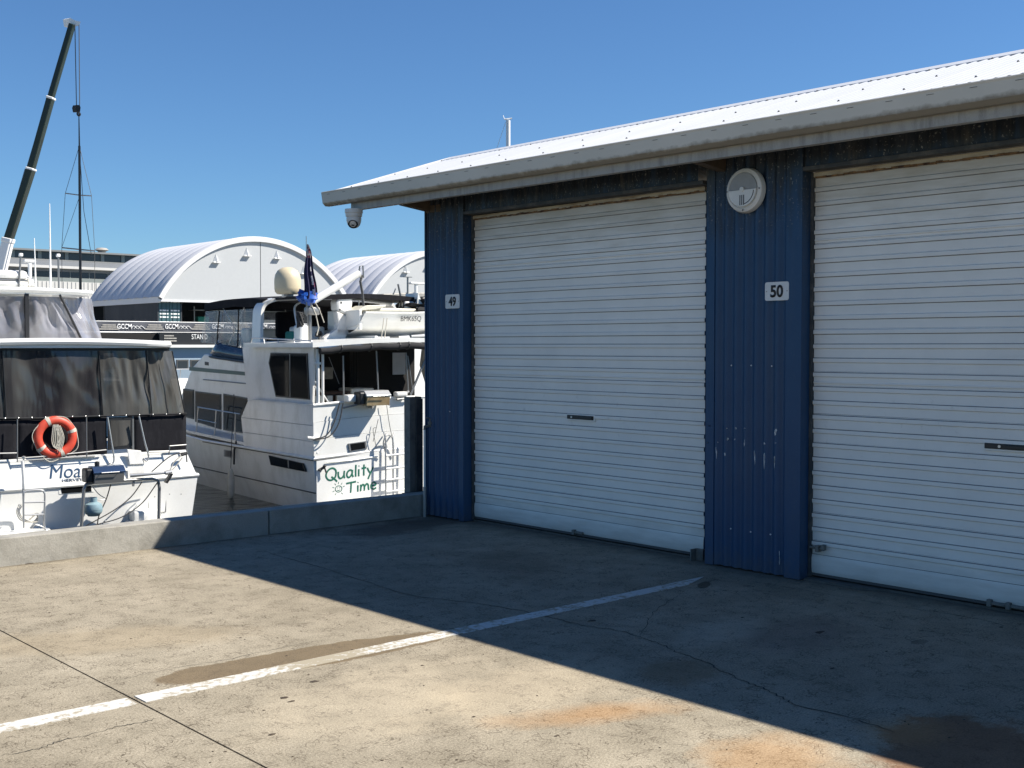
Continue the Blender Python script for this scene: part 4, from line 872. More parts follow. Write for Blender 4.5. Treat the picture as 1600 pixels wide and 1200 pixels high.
# davit crane
b0, b1 = Q.Y(1.1, 489, 470), Q.Y(1.1, 561, 427)
MB().tube([b0, b1], .075, 14).build('davit_boom', M_GEL, yacht, smooth=True)
MB().tube([Q.Y(1.1, 484, 534), Q.Y(1.1, 483, 475)], .045, 10).cbox(b0.x-.16, b0.x+.12, 1.0, 1.2, b0.z-.28, b0.z-.12, .04).build('davit_post', M_SSD, yacht, smooth=True)
MB().tube([b1, Q.Y(1.1, 562, 416), Q.Y(1.1, 567, 415), Q.Y(1.1, 568, 434), Q.Y(1.1, 563, 433), b1], .016, 6).build('davit_head', M_SSD, yacht)
MB().tube([Q.Y(1.1, 566, 430), Q.Y(1.1, 563, 440), Q.Y(1.1, 566, 456), Q.Y(1.1, 568, 478)], .026, 6).build('davit_strap', M_SEAM, yacht)
rng = random.Random(3)
def lump(c, rx, ry, rz, seed, k=.28, f=5):
    mb = MB(); n = 14
    def fn(u, v):
        a, b_ = 2*math.pi*u, math.pi*v; d = Vector((math.cos(a)*math.sin(b_), math.sin(a)*math.sin(b_), math.cos(b_)))
        q = 1+k*noise.noise(d*f*.5+Vector((seed, 0, 0))); return (c[0]+rx*d.x*q, c[1]+ry*d.y*q, c[2]+rz*d.z*q)
    return mb.grid(fn, 22, n)
tb = Q.Y(1.1, 481, 464); lump(tb, .20, .16, .15, 4, .5, 7).build('blue_tarp_wrap', M_TARPB, yacht, smooth=True)
MB().tube([tb+Vector((0, -.1, -.1)), tb+Vector((.12, -.1, -.35)), tb+Vector((.18, -.1, -.6)), tb+Vector((.14, -.1, -.75))], .012, 5).tube([tb+Vector((0.1, -.1, -.1)), tb+Vector((.2, -.1, -.25)), tb+Vector((.30, -.1, -.5))], .010, 5).build('loose_line', M_ROPE, yacht)
mb = MB(); cc_ = Q.Y(1.1, 468, 500)
for k in range(9): mb.tube([cc_+Vector((.055*math.cos(t*.7+k), .05*math.sin(t*.7+k)-.02*k*.3, .15*math.sin(t*.7)+rng.uniform(-.015, .015))) for t in range(10)], .016, 5)
mb.build('rope_coil', M_ROPED, yacht)
MB().cbox(cc_.x-.04, cc_.x+.15, 1.0, 1.3, 3.26, 3.6, .04).build('winch_box', M_GEL, yacht)
# flag on its staff
fp = Q.Y(1.0, 479, 470); ft = Q.Y(1.0, 479.5, 369)
flag = thing('draped_flag', 'dark navy flag with red and white crosses hanging limp on a staff', 'flag', Fr(Q.M @ fp, -4.8))
H_ = ft.z-fp.z
MB().tube([(0, 0, -.3), (0, 0, H_)], .012, 6, r2=.006).build('staff', M_SSD, flag)
mb = MB()
def ff(u, v):
    w_ = .02+.30*(1-v)**.75; fold = math.sin(u*15+v*2)*.035*(1.2-v)
    return (-.08*(1-v)+w_*u*(1.0 if u < .6 else 1.0)+.015*math.sin(v*9), fold-.02, .02+v*(H_*.86)+.05*(1-u)*(1-v)+.08*(u-.5)*(1-v))
nu, nv = 20, 24; mb.grid(ff, nu, nv)
mb.m = []
for j in range(nv):
    for i in range(nu):
        u, v = i/nu, j/nv; m_ = 0
        if v > .74: m_ = 1 if (i+j*2) % 7 < 2 else (2 if (i+j*2) % 7 == 3 else 0)
        if .55 < u < .68 and v < .55 and (j % 6 < 4): m_ = 1
        if .72 < u < .82 and v < .35 and (j % 5 < 2): m_ = 2
        mb.m.append(m_)
mb.build('cloth', [M_FLAGN, M_FLAGW, M_FLAGR], flag, smooth=True)
# the dinghy on the upper deck
dg = Fr(Q.M @ Vector((1.56, 1.0, 3.42)), -4.8)
din = thing('dinghy', 'white dinghy with outboard carried on the upper deck of the yacht, marked BMK65Q', 'dinghy', dg)
Ld = 3.6; mb = MB(); vs_ = []; n = 10
for j in range(n+1):
    t = j/n; x = .12+Ld*t; ww = .74*(1-max(0, (t-.5)/.5)**2.2); rz = .16*max(0, t-.3)
    for (f, z) in ((.0, -.03), (.72, .10), (.86, .16), (1.0, .43), (1.06, .44), (1.06, .47), (.96, .47), (.86, .2), (0, .12)): vs_.append((x-.1*(z < .3)*(j == 0), .72-ww*f, z+rz+.3*t**4))
    for (f, z) in ((.86, .2), (.96, .47), (1.06, .47), (1.06, .44), (1.0, .43), (.86, .16), (.72, .10)): vs_.append((x-.1*(z < .3)*(j == 0), .72+ww*f, z+rz+.3*t**4))
m = 16; mb.add(vs_, [(j*m+k, j*m+(k+1) % m, (j+1)*m+(k+1) % m, (j+1)*m+k) for j in range(n) for k in range(m)])
mb.build('dinghy_hull', M_GEL, din, smooth=True)
MB().box(.04, .10, .05, 1.39, .1, .5).build('transom_board', M_GEL, din, bevel=.01)
p0, p1 = dg.Y(-.055, 626, 503), dg.Y(-.055, 656, 501)
text('registration', 'BMK65Q', M_INK, din, dg.Y(-.052, 626, 503.5), (1, 0, .02), (0, 0, 1), .125, .50, bold=.0, depth=.004, shear=.15)
MB().cbox(.5, 1.6, .35, 1.1, .47, .56, .03).cbox(1.9, 2.9, .3, 1.15, .47, .60, .04).build('seat_cushion', M_GELCREAM, din)
MB().prism([(.05, .2, .48), (.3, .2, .60), (.75, .2, .62), (.75, .2, .57), (.5, .2, .52)], (0, .5, 0)).build('bow_cushion', M_GELCREAM, din, bevel=.01)
sw = dg.Y(.7, 626, 479)
MB().cbox(sw.x+.02, sw.x+.3, .55, .9, .4, .72, .04).prism([(sw.x+.25, .45, .55), (sw.x+.45, .45, .55), (sw.x+.28, .45, .9)], (0, .5, 0)).build('console', M_GEL, din)
mb = MB().tube([sw+Vector((.02*math.sin(t*.45), -.12*math.cos(t*.45), .125*math.sin(t*.45))) for t in range(15)], .014, 6)
for k in range(3): a = R(90+120*k); mb.tube([sw, sw+Vector((0, -.12*math.cos(a), .12*math.sin(a)))], .01, 5)
mb.tube([sw, sw+Vector((.1, 0, -.05))], .02, 6).build('steering_wheel', M_BLACK, din)
MB().tube([dg.Y(.7, 632, 492), dg.Y(.7, 627, 468), dg.Y(.7, 622, 444)], .022, 8).build('folded_light_pole', M_SSD, din)
lump((2.0, .7, .58), .55, .5, .2, 9, .6, 6).build('bundled_cover', M_CANVASG, din, smooth=True); 
MB().box(.3, .36, -.12, 1.5, -.20, -.02).build('cradle', M_GEL, din); MB().box(2.2, 2.26, -.12, 1.5, -.20, -.02).build('cradle', M_GEL, din)
for (xa, ya, xb, yb) in [(600, 497, 596, 528), (605, 497, 601, 528)]: MB().tube([dg.Y(-.1, xa, ya), dg.Y(-.1, xb, yb)], .010, 5).build('lashing', M_ROPE, din)
# outboard motor on the dinghy's transom
om = dg.Y(.6, 536, 490)
def O2(x, y): return dg.Y(.6, x, y)
MB().prism([O2(526, 471), O2(535, 459), O2(548, 459), O2(552, 470), O2(550, 484), O2(541, 492), O2(527, 485)], (0, .30, 0)).build('outboard_cowl', M_GEL, din, bevel=.045)
MB().prism([O2(526, 486), O2(541, 493), O2(548, 487), O2(546, 503), O2(540, 531), O2(524, 531), O2(529, 505)], (0, .18, 0)).build('outboard_leg', M_GELOLD, din, bevel=.02)
MB().prism([O2(506, 528), O2(528, 513), O2(546, 516), O2(546, 522), O2(530, 533), O2(508, 536)], (0, .16, 0)).build('gearcase', M_GELOLD, din, bevel=.02)
hubp = O2(503, 524)+Vector((0, .08, 0)); mb = MB().lathe([(0, 0), (.035, 0), (.03, .1), (0, .12)], hubp, (-1, 0, 0), 12)
for k in range(3):
    a = R(k*120+30); d = Vector((0, math.cos(a), math.sin(a))); e = Vector((0, -math.sin(a), math.cos(a)))
    mb.prism([hubp+d*.02-e*.02, hubp+d*.08-e*.065+Vector((-.03, 0, 0)), hubp+d*.135-e*.02+Vector((-.03, 0, 0)), hubp+d*.13+e*.04, hubp+d*.05+e*.05], (-.012, 0, 0))
mb.build('propeller', M_BLACK, din)
for (xx, yy) in [(542, 460), (533, 473), (531, 484)]:
    p = O2(xx, yy); MB().lathe([(0, 0), (.022, 0), (0, .006)], p+Vector((0, -.003, 0)), (0, -1, 0), 10).build('cowl_badge', M_BLACK, din)

# ------------------------------------------------------------------ the motor yacht on the left
N = Fr(on(2, -1.5, 300, 805), -4.8)
moana = thing('motor_yacht', 'white motor yacht on the left with dark zip-in curtains and Moana on its stern', 'boat', N)
NW = 4.3
def ny(x, y, yy=0): return N.Y(yy, x, y)
o = hull(moana, NW, 12.5, [(.2, -.5), (.93, -.05), (.97, .2), (1.0, .72)], M_GEL, xoff=-NW, bowrise=.7)
def nrow(z0, z1, y0, y1, mat, nm, xr0=0, xr1=0, t=.03, xl=-NW):
    return MB().grid(lambda u, v: (xl+(xr0+(xr1-xr0)*v-xl)*u, y0+(y1-y0)*v, z0+(z1-z0)*v), 8, 1).build(nm, mat, moana, thick=t)
nrow(-.02, .70, -.02, -.06, M_GEL, 'transom', -.02, .08)
nrow(.72, 1.20, -.04, .06, M_GEL, 'transom_coaming', .08, -.09)
MB().tube([(-NW, -.07, .70), (-2, -.08, .71), (.10, -.07, .74), (.12, .4, .74)], .032, 8).build('rub_rail', M_GEL, moana, smooth=True)
MB().box(-NW+.1, -.2, .03, 4, 1.13, 1.17).build('aft_deck', M_GEL, moana)
MB().prism([(.08, -.02, .74), (.1, 3, .74), (-.1, 3, 1.2), (-.10, .06, 1.2)], (-.03, 0, 0)).build('side_coaming', M_GEL, moana)
pts = [(-NW-.1, -.55), (-2.75, -.58), (-2.62, -.45), (-2.55, -.02), (-NW-.1, -.02)]
MB().prism([(x, y, -.04) for x, y in pts], (0, 0, .07)).build('swim_platform', M_GEL, moana, bevel=.012)
MB().cbox(-1.18, -.72, -.32, -.03, .02, .20, .03).cbox(-1.25, -.55, -.42, -.03, -.05, .02, .03).build('boarding_step', M_GEL, moana, smooth=True)
# gate recess in the stern with its door seam
p = [ny(233, 757, -.05), ny(260, 756, -.05), ny(259, 800, -.05), ny(232, 801, -.05)]
MB().tube(p+[p[0]], .005, 5).build('gate_seam', M_SEAM, moana)
MB().prism([ny(199, 729, -.06), ny(225, 728, -.06), ny(226, 764, -.06), ny(201, 765, -.06)], (0, -.008, 0)).build('step_recess', M_GELOLD, moana)
g = [ny(198, 702, -.03), ny(220, 704, -.03), ny(224, 725, -.03), ny(202, 726, -.03)]
MB().prism(g, (0, -.02, 0)).build('gate_coaming', M_GELOLD, moana, bevel=.01)
for (xx, yy) in [(265, 772), (283, 772), (242, 776), (255, 800), (164, 814)]:
    MB().lathe([(0, 0), (.012, 0), (0, .006)], ny(xx, yy, -.06), (0, -1, 0), 8).build('hull_fitting', M_SSD, moana)
f = pane([ny(90, 761.5, -.045), ny(145, 758, -.045), ny(146, 768, -.045), ny(92, 772, -.045)], 'stern_window', depth=.03, fr_w=.03, parent=moana, ax=1); f.data.materials[0] = M_GEL
# name
zt_ = ny(78, 748, -.04).z; ysl = lambda z: -.04+.1*(z-.72)/.48-.015-.006
text('stern_name', 'Moana', M_NAVY, moana, (ny(78, 748, -.04).x, ysl(zt_), zt_), (1, 0, -.02), (0, .208, 1), .235, .80, bold=.0, depth=.004, shear=.2)
text('home_port', 'HERVEY BAY', M_NAVY, moana, (ny(97, 751, -.04).x, ysl(zt_-.06)-.003, zt_-.07), (1, 0, -.0), (0, .208, 1), .05, .56, bold=.01, depth=.003)
# black lower screens
z0, z1 = 1.17, 1.86
def blk(xa, xb, nm='lower_screen'):
    a, b_ = ny(xa, 700, .1).x, ny(xb, 700, .1).x
    return MB().grid(lambda u, v: (a+(b_-a)*u, .10+.012*noise.noise(Vector((a+(b_-a)*u*4, v*2, 0))), z0-.02+(z1-z0+.02)*v), 12, 6).build(nm, M_CANVAS, moana, smooth=True, thick=.01)
for xa, xb in ((-60, 26), (27.5, 134), (135.5, 167), (209, 291)): blk(xa, xb)
wf = pane([ny(168, 652, .1), ny(206, 651, .1), ny(206, 695, .1), ny(200, 701, .1), ny(168, 703, .1)], 'cabin_window', depth=.03, fr_w=.05, parent=moana, ax=1, mat=M_MESHB)
MB().box(ny(206, 690, .1).x, ny(209, 690, .1).x, .08, .12, 1.17, 1.86).build('window_post', M_SSD, moana)
# smoked curtains, each panel its own sheet
def curtain(pix, y, mat, seed, nm='curtain_panel', amp=.02, yy2=None):
    tl, tr, br, bl = [ny(*p, y) for p in pix]
    if yy2: tr, br = ny(*pix[1], yy2), ny(*pix[2], yy2)
    def fn(u, v):
        p = (tl.lerp(tr, u)).lerp(bl.lerp(br, u), v); s_ = math.sin(math.pi*min(1, v*1.2))
        d = amp*s_*(noise.noise(Vector((u*3.5+seed+v*.5, v*1.1, seed)))+.5*noise.noise(Vector((u*9+seed*2-v*1.7, v*2.5, 3))))
        return p+Vector((0, d*2, 0))
    return MB().grid(fn, 34, 18).build(nm, mat, moana, smooth=True)
cs = [(-40, -40, 3, 9), (4, 9, 153.5, 160), (154.5, 161, 228, 237), (229, 238, 268, 289)]
for i, (ta, ba, tb_, bb_) in enumerate(cs):
    curtain([(ta, 548), (tb_, 548), (bb_, 648 if i > 1 else 652), (ba, 649 if i > 1 else 654)], .08, M_MESH if i < 2 else M_MESHB, i*7.3+1, amp=.03, yy2=.08 if i < 3 else .35)
    MB().tube([ny(tb_+.8, 548, .06), ny((tb_+bb_)/2+.8, 600, .06), ny(bb_+.8, 650, .06)], .011, 5).build('zip_seam', M_BLACK, moana)
MB().tube([ny(-40, 654, .06), ny(60, 653.5, .06), ny(160, 650, .06), ny(292, 646, .06)], .016, 6).build('curtain_hem', M_CANVASG, moana)
for xx in range(8, 292, 21): MB().lathe([(0, 0), (.012, 0), (0, .008)], ny(xx, 654-xx*.026, .04), (0, -1, 0), 8).build('press_stud', M_SS, moana)
MB().box(-4.2, -.35, .12, .2, 3.00, 3.10).build('curtain_header', M_BLACK, moana)
# roofs
def roof(x0, x1, y0, y1, z, th, nm, cr=.05):
    mb = MB(); n = 20; prof = []
    out = [(x0+.08, 0), (x1-.08, 0)]
    def fn(u, v):
        a = math.pi*(v-.5)      # rounded rim
        y = y0+.06*(1-math.cos(a)) if False else y0
        return (x0+(x1-x0)*u, y, z)
    sec = [(0, 0), (-.05, .02), (-.07, th*.5), (-.05, th*.92), (0, th)]
    vs_ = []; m = len(sec)
    per = [(x0, y1), (x0, y0+.15), (x0+.04, y0+.04), (x0+.15, y0)]+[(x0+.15+(x1-x0-.3)*k/n, y0) for k in range(1, n)]+[(x1-.15, y0), (x1-.04, y0+.04), (x1, y0+.15), (x1, y1)]
    cx, cy = (x0+x1)/2, (y0+y1)/2
    for (px, py) in per:
        d = Vector((px-cx, (py-cy)*.8, 0)).normalized(); cw = cr*math.sin(math.pi*(px-x0)/(x1-x0))
        for (o_, h_) in sec: vs_.append((px-d.x*o_*1, py-d.y*o_*1 if py < y1-.01 else py, z+h_+cw))
    L = len(per)
    fs = [(i*m+k, (i+1)*m+k, (i+1)*m+k+1, i*m+k+1) for i in range(L-1) for k in range(m-1)]
    for i in range(L//2):                      # top and bottom skins
        a, b_ = i, L-1-i
        if a+1 <= b_-1 or True:
            fs.append((a*m+m-1, b_*m+m-1, (b_-1)*m+m-1, (a+1)*m+m-1)) if a+1 < b_ else None
            fs.append((a*m, (a+1)*m, (b_-1)*m, b_*m)) if a+1 < b_ else None
    return MB().add(vs_, fs).build(nm, M_GEL, moana, smooth=True)
roof(-4.25, -.36, .0, 6.5, 3.055, .125, 'main_roof')
ur = ny(145, 456, 1.5).x
roof(-4.3+(-.36-ur)*0+.6, ur, 1.5, 5.0, 4.02, .10, 'upper_roof', cr=.03)
uz0, uz1 = 3.19, 4.0
def up(pix, seed, mat=M_GREYV, ya=1.55, yb=None): return curtain(pix, ya, mat, seed, amp=.065, yy2=yb, nm='upper_curtain')
up([(-60, 463), (38.5, 463), (42, 531), (-60, 530)], 3); up([(45.5, 463), (93.5, 464), (127, 532), (46, 531.5)], 8); up([(96, 464), (143, 467), (160, 533), (130, 532.5)], 15, M_GREYV, 1.55, 2.3)
MB().box(ny(39.5, 500, 1.5).x, ny(45.5, 500, 1.5).x, 1.49, 1.56, 3.19, 4.03).build('upper_post', M_BLACK, moana)
MB().tube([ny(93.5, 461, 1.5), ny(108, 490, 1.5), ny(128.5, 533, 1.5)], .022, 6).build('upper_seam', M_BLACK, moana)
for xx in range(6, 160, 17): MB().lathe([(0, 0), (.014, 0), (0, .01)], ny(xx, 533.5, 1.5), (0, -1, 0), 8).build('press_stud', M_SS, moana)
MB().tube([ny(-40, 533, 1.5), ny(60, 534, 1.5), ny(158, 535, 1.5)], .018, 6).build('upper_hem', M_BLACK, moana)
# cabin body so the curtains have a boat behind them
MB().box(-4.0, -.6, 3.2, 8.5, 1.1, 3.05).build('deckhouse', M_GEL, moana); MB().box(-3.6, -1.3, 4.0, 6.0, 3.1, 4.0).build('upper_console', M_GELOLD, moana)
MB().box(-4.05, -.55, 3.15, 3.2, 1.17, 3.0).build('aft_bulkhead', M_DARKINT, moana)
MB().grid(lambda u, v: (-.36+.28*v+.02*math.sin(u*21)*math.sin(3*v), .36+2.8*u, 3.0-1.13*v), 24, 8).build('side_curtain', M_MESH, moana, smooth=True)
MB().grid(lambda u, v: (-.09, .12+3.0*u, 1.17+.7*v), 6, 2).build('lower_screen', M_CANVAS, moana, thick=.01)
for k in range(4): MB().box(-.6, -.57, 3.4+1.22*k, 4.5+1.22*k, 1.75, 2.85).build('side_window', M_GLASS, moana)
# lifebuoy
lb = ny(86.5, 683, -.03)
buoy = thing('lifebuoy', 'faded orange lifebuoy with pale bands hung on the black stern screen', 'lifebuoy', Fr(N.M @ lb, -4.8))
RB, rb = .285, .075; mb = MB(); nu, nv = 48, 14
mb.grid(lambda u, v: ((RB+rb*math.cos(2*math.pi*v))*math.cos(2*math.pi*u), rb*.75*math.sin(2*math.pi*v), (RB+rb*math.cos(2*math.pi*v))*math.sin(2*math.pi*u)), nu, nv)
mb.build('ring', M_ORANGE, buoy, smooth=True)
for a0 in (14, 108, 212, 285):
    MB().grid(lambda u, v: ((RB+(rb+.004)*math.cos(2*math.pi*v))*math.cos(R(a0+11*u)), (rb*.75+.004)*math.sin(2*math.pi*v), (RB+(rb+.004)*math.cos(2*math.pi*v))*math.sin(R(a0+11*u))), 4, 14).build('band', M_ROPE, buoy, smooth=True)
mb = MB()
for k in range(4):
    a0, a1 = (19, 113, 217, 290, 379)[k:k+2]; am = R((a0+a1)/2); sg = [(RB+rb+.01)*Vector((math.cos(R(a0)), 0, math.sin(R(a0)))), (RB+rb+.035)*Vector((math.cos(am), 0, math.sin(am)))+Vector((0, -.03, -.03)), (RB+rb+.01)*Vector((math.cos(R(a1)), 0, math.sin(R(a1))))]
    mb.tube(curve(sg, 6), .008, 5)
for k in range(5): mb.tube(curve([(.02*k-.05, -.06, .22), (-.08+.03*k, -.07, -.05), (-.03+.02*k, -.08, -.17-.02*k), (.04+.02*k, -.07, -.02), (.02*k-.02, -.06, .2)], 5), .008, 5)
mb.build('grab_line', M_ROPE, buoy)
# stern rails of the left yacht
def nr(x, y, yy=-.05): return ny(x, y, yy)
MB().tube([nr(-20, 709), nr(26, 708)], .014, 6).tube([nr(27, 655), nr(27, 722)], .011, 6).tube([nr(28, 716), nr(60, 714), nr(120, 708), nr(166, 703)], .014, 6).tube([nr(28, 720), nr(166, 711)], .008, 6).tube([nr(135, 652), nr(135.5, 715)], .011, 6).build('stern_rail', M_SSD, moana, smooth=True)
MB().tube(curve([nr(168, 652), nr(174, 690), nr(178, 715), nr(176, 724), nr(170, 723)]), .016, 8).build('grab_rail', M_SS, moana, smooth=True)
MB().tube(curve([nr(217, 650), nr(226, 690), nr(232, 712), nr(229, 720), nr(224, 716)]), .016, 8).build('grab_rail', M_SS, moana, smooth=True)
MB().tube([nr(264, 711), nr(265, 697), nr(291, 695), nr(291, 702)], .014, 6).tube([nr(233, 706), nr(264, 705)], .016, 6).build('corner_rail', M_SSD, moana, smooth=True)
# davit frame with barbecue, gas bottle, light pole, ladder
MB().tube([nr(127, 826, -.55), nr(131, 765, -.55), nr(134, 757, -.55), nr(150, 753, -.5), nr(238, 748, -.5), nr(247, 751, -.5), nr(249, 762, -.5), nr(248, 815, -.5)], .028, 10).build('stern_frame', M_SSD, moana, smooth=True)
MB().tube([nr(203, 743, -.5), nr(258, 739, -.6)], .035, 10, r2=.02).tube([nr(258, 739, -.6), nr(268, 737, -.6)], .04, 8).build('frame_arm', M_SS, moana, smooth=True)
MB().prism([nr(259, 754, -.6), nr(262, 755.5, -.6), nr(271, 741, -.6), nr(268, 739, -.6)], (0, .1, 0)).build('arm_paddle', M_BLACK, moana)
MB().prism([nr(207, 747, -.5), nr(211, 747, -.5), nr(210, 760, -.5), nr(207, 760, -.5)], (0, .03, 0)).build('frame_bracket', M_SSD, moana)
b2 = thing('barbecue', 'blue-lidded steel barbecue mounted on the stern frame of the left yacht', 'barbecue', Fr(N.M @ nr(166, 753.5, -.5), -4.8))
bbq(b2, .50, M_BLUELID, M_SSD, False)
MB().lathe([(0, 0), (.035, .0), (.045, .03), (.035, .07), (0, .08)], (-.12, .1, .28), n=14).build('knob', M_BLACK, b2, smooth=True)
gb = thing('gas_bottle', 'small pale blue gas bottle hanging from the stern frame under the barbecue', 'gas bottle', Fr(N.M @ nr(146, 806, -.5), -4.8))
MB().lathe([(0, 0), (.09, 0), (.10, .02), (.13, .04), (.148, .08), (.150, .15), (.135, .20), (.08, .235), (.03, .24), (0, .24)], (0, 0, 0), n=26).lathe([(0, 0), (.152, 0), (.152, .012), (0, .012)], (0, 0, .11), n=26).build('bottle', M_GAS, gb, smooth=True)
mb = MB()
for a in range(12): t0 = R(a*30)
mb.lathe([(.062, 0), (.066, .085), (.060, .085), (.056, 0)], (-.0, 0, .23), n=18).build('collar', M_GAS, gb, smooth=True)
MB().tube([(0, 0, .24), (0, 0, .29)], .02, 8).tube(curve([(0, 0, .29), (.12, -.02, .26), (.2, 0, .28), (.1, .02, .36), (0, .05, .5)]), .008, 6).build('valve_and_hose', M_SSD, gb)
MB().tube([nr(37, 817, -.3), nr(36, 760, -.3), nr(37, 715, -.3)], .016, 8).lathe([(0, 0), (.03, 0), (.03, .03), (0, .04)], nr(37, 716, -.3)).build('stern_light_pole', M_SS, moana, smooth=True)
MB().tube([nr(38, 764, -.33), nr(35, 720, -.33)], .026, 8).build('wrapped_cloth', M_GELOLD, moana)
ld_ = MB().tube(curve([nr(37, 825, -.35), nr(37, 775, -.35), nr(40, 768, -.35), nr(50, 766, -.35), nr(65, 766, -.35), nr(69, 770, -.35), nr(70, 778, -.35), nr(69, 820, -.35), nr(74, 828, -.35)], 4), .016, 8).build('ladder_rail', M_SS, moana, smooth=True)
for yy in (784.5, 804): MB().tube([nr(38, yy+.5, -.35), nr(69, yy-.5, -.35)], .016, 8).build('ladder_rung', M_SS, moana, smooth=True)
for k in range(3): MB().tube(curve([nr(30+3*k, 788, -.25), nr(26+k*2, 800, -.3), nr(33+4*k, 813, -.3), nr(52+3*k, 815, -.3), nr(60-2*k, 802, -.28), nr(45+k, 812, -.26)]), .008, 5).build('hose_loop', M_ROPE, moana)
MB().tube(curve([nr(48, 826, -.4), nr(55, 820, -.4), nr(66, 823, -.4), nr(72, 828, -.4)]), .012, 6).build('hose_loop', M_SSD, moana)
# mooring ropes
for pts, m_ in (([(289, 707), (266, 713), (237, 737)], M_ROPED), ([(222, 753), (205, 776), (180, 796), (134, 822)], M_ROPED), ([(246, 754), (222, 786), (190, 808), (150, 820)], M_ROPED), ([(173, 757), (166, 780), (155, 805), (152, 820)], M_ROPED), ([(285, 715), (275, 728), (263, 740)], M_ROPE), ([(283, 712), (272, 722), (266, 734)], M_ROPE)):
    MB().tube(curve([nr(*p, -.52) for p in pts]), .010, 6).build('mooring_line', m_, moana)
MB().tube([nr(283, 711, -.1), nr(292, 708, -.1)], .03, 6).tube([nr(291, 710, -.1), nr(292, 722, -.1)], .012, 5).build('cleat_knot', M_ROPED, moana)
MB().cbox(nr(77, 706).x, nr(150, 706).x, -.02, .05, 1.17, 1.20, .01).build('stern_step_pad', M_GEL, moana)
# things on the upper roof
def nu_(x, y, yy=2.5): return ny(x, y, yy)
zr = 4.14
a = nu_(-15, 446); b_ = nu_(39, 424)
raft = thing('life_raft_case', 'white ribbed life raft canister on the roof of the left yacht', 'life raft', Fr(N.M @ Vector((a.x, 2.5, zr)), -4.8))
W_ = b_.x-a.x; H_ = b_.z-zr
MB().cbox(0, W_, -.3, .3, .03, H_*.46, .07).build('lower_shell', M_GEL, raft, smooth=True); MB().cbox(0, W_*.98, -.3, .3, H_*.5, H_, .08).build('upper_shell', M_GEL, raft, smooth=True)
MB().box(.03, W_-.03, -.28, .28, H_*.44, H_*.52).build('seal_band', M_SSD, raft)
lump((W_+.05, 0, .13), .12, .15, .1, 2, .5).build('roof_fitting', M_GELOLD, raft, smooth=True)
def antenna(x0, y0, x1, y1, r0, r1, yy, label, base=True):
    p = ny(x0, y0, yy); p.z = zr-.03; q = ny(x1, y1, yy)
    t = thing('whip_antenna', label, 'antenna', Fr(N.M @ p, -4.8), 'whip antennas on the left yacht')
    d = q-p; MB().tube([(0, 0, 0), d*.5, d], r0, 7, r2=r1).build('whip', M_WHITE, t, smooth=True)
    MB().lathe([(0, 0), (.05, 0), (.04, .08), (0, .1)], (0, 0, 0), n=12).build('mount', M_WHITE, t, smooth=True)
antenna(79, 450, 77.5, 318, .022, .008, 2.6, 'tallest thin white whip antenna on the roof of the left yacht')
antenna(56, 449, 53.5, 372, .018, .007, 2.4, 'shorter white whip antenna beside the radar on the left yacht')
def lamp_pole(x0, y0, x1, y1, yy, label, hd):
    p = ny(x0, y0, yy); p.z = zr-.03; q = ny(x1, y1, yy); d = q-p
    t = thing('light_pole', label, 'light pole', Fr(N.M @ p, -4.8), 'light poles on the left yacht')
    MB().tube([(0, 0, 0), d], .018, 8).build('pole', M_SSD, t, smooth=True)
    MB().cbox(d.x-.035, d.x+.035, -.035, .035, d.z-.02, d.z+.04, .015).build('lamp', hd, t, smooth=True)
lamp_pole(29, 449, 32.5, 399, 2.2, 'thin grey pole with square white lamp in front of the life raft case', M_WHITE)
lamp_pole(92, 449, 91, 400, 2.2, 'thin grey pole with twin lamp right of the tallest antenna', M_WHITE)
r_ = ny(47, 449, 2.8); r_.z = zr-.03; q = ny(46.5, 410, 2.8)
rd_ = thing('radar', 'white open-array radar on a slim pedestal on the roof of the left yacht', 'radar', Fr(N.M @ r_, -4.8))
hz = q.z-r_.z; MB().tube([(0, 0, 0), (0, 0, hz)], .035, 10).tube([(.09, 0, 0), (.0, 0, hz*.4)], .02, 8).build('pedestal', M_WHITE, rd_, smooth=True); MB().cbox(-.11, .11, -.05, .05, hz, hz+.05, .02).cbox(-.03, .03, -.03, .03, hz-.05, hz, .01).build('scanner_bar', M_WHITE, rd_, smooth=True)
MB().cbox(-.12, .12, -.03, .03, hz+.0, hz+.045, .015)

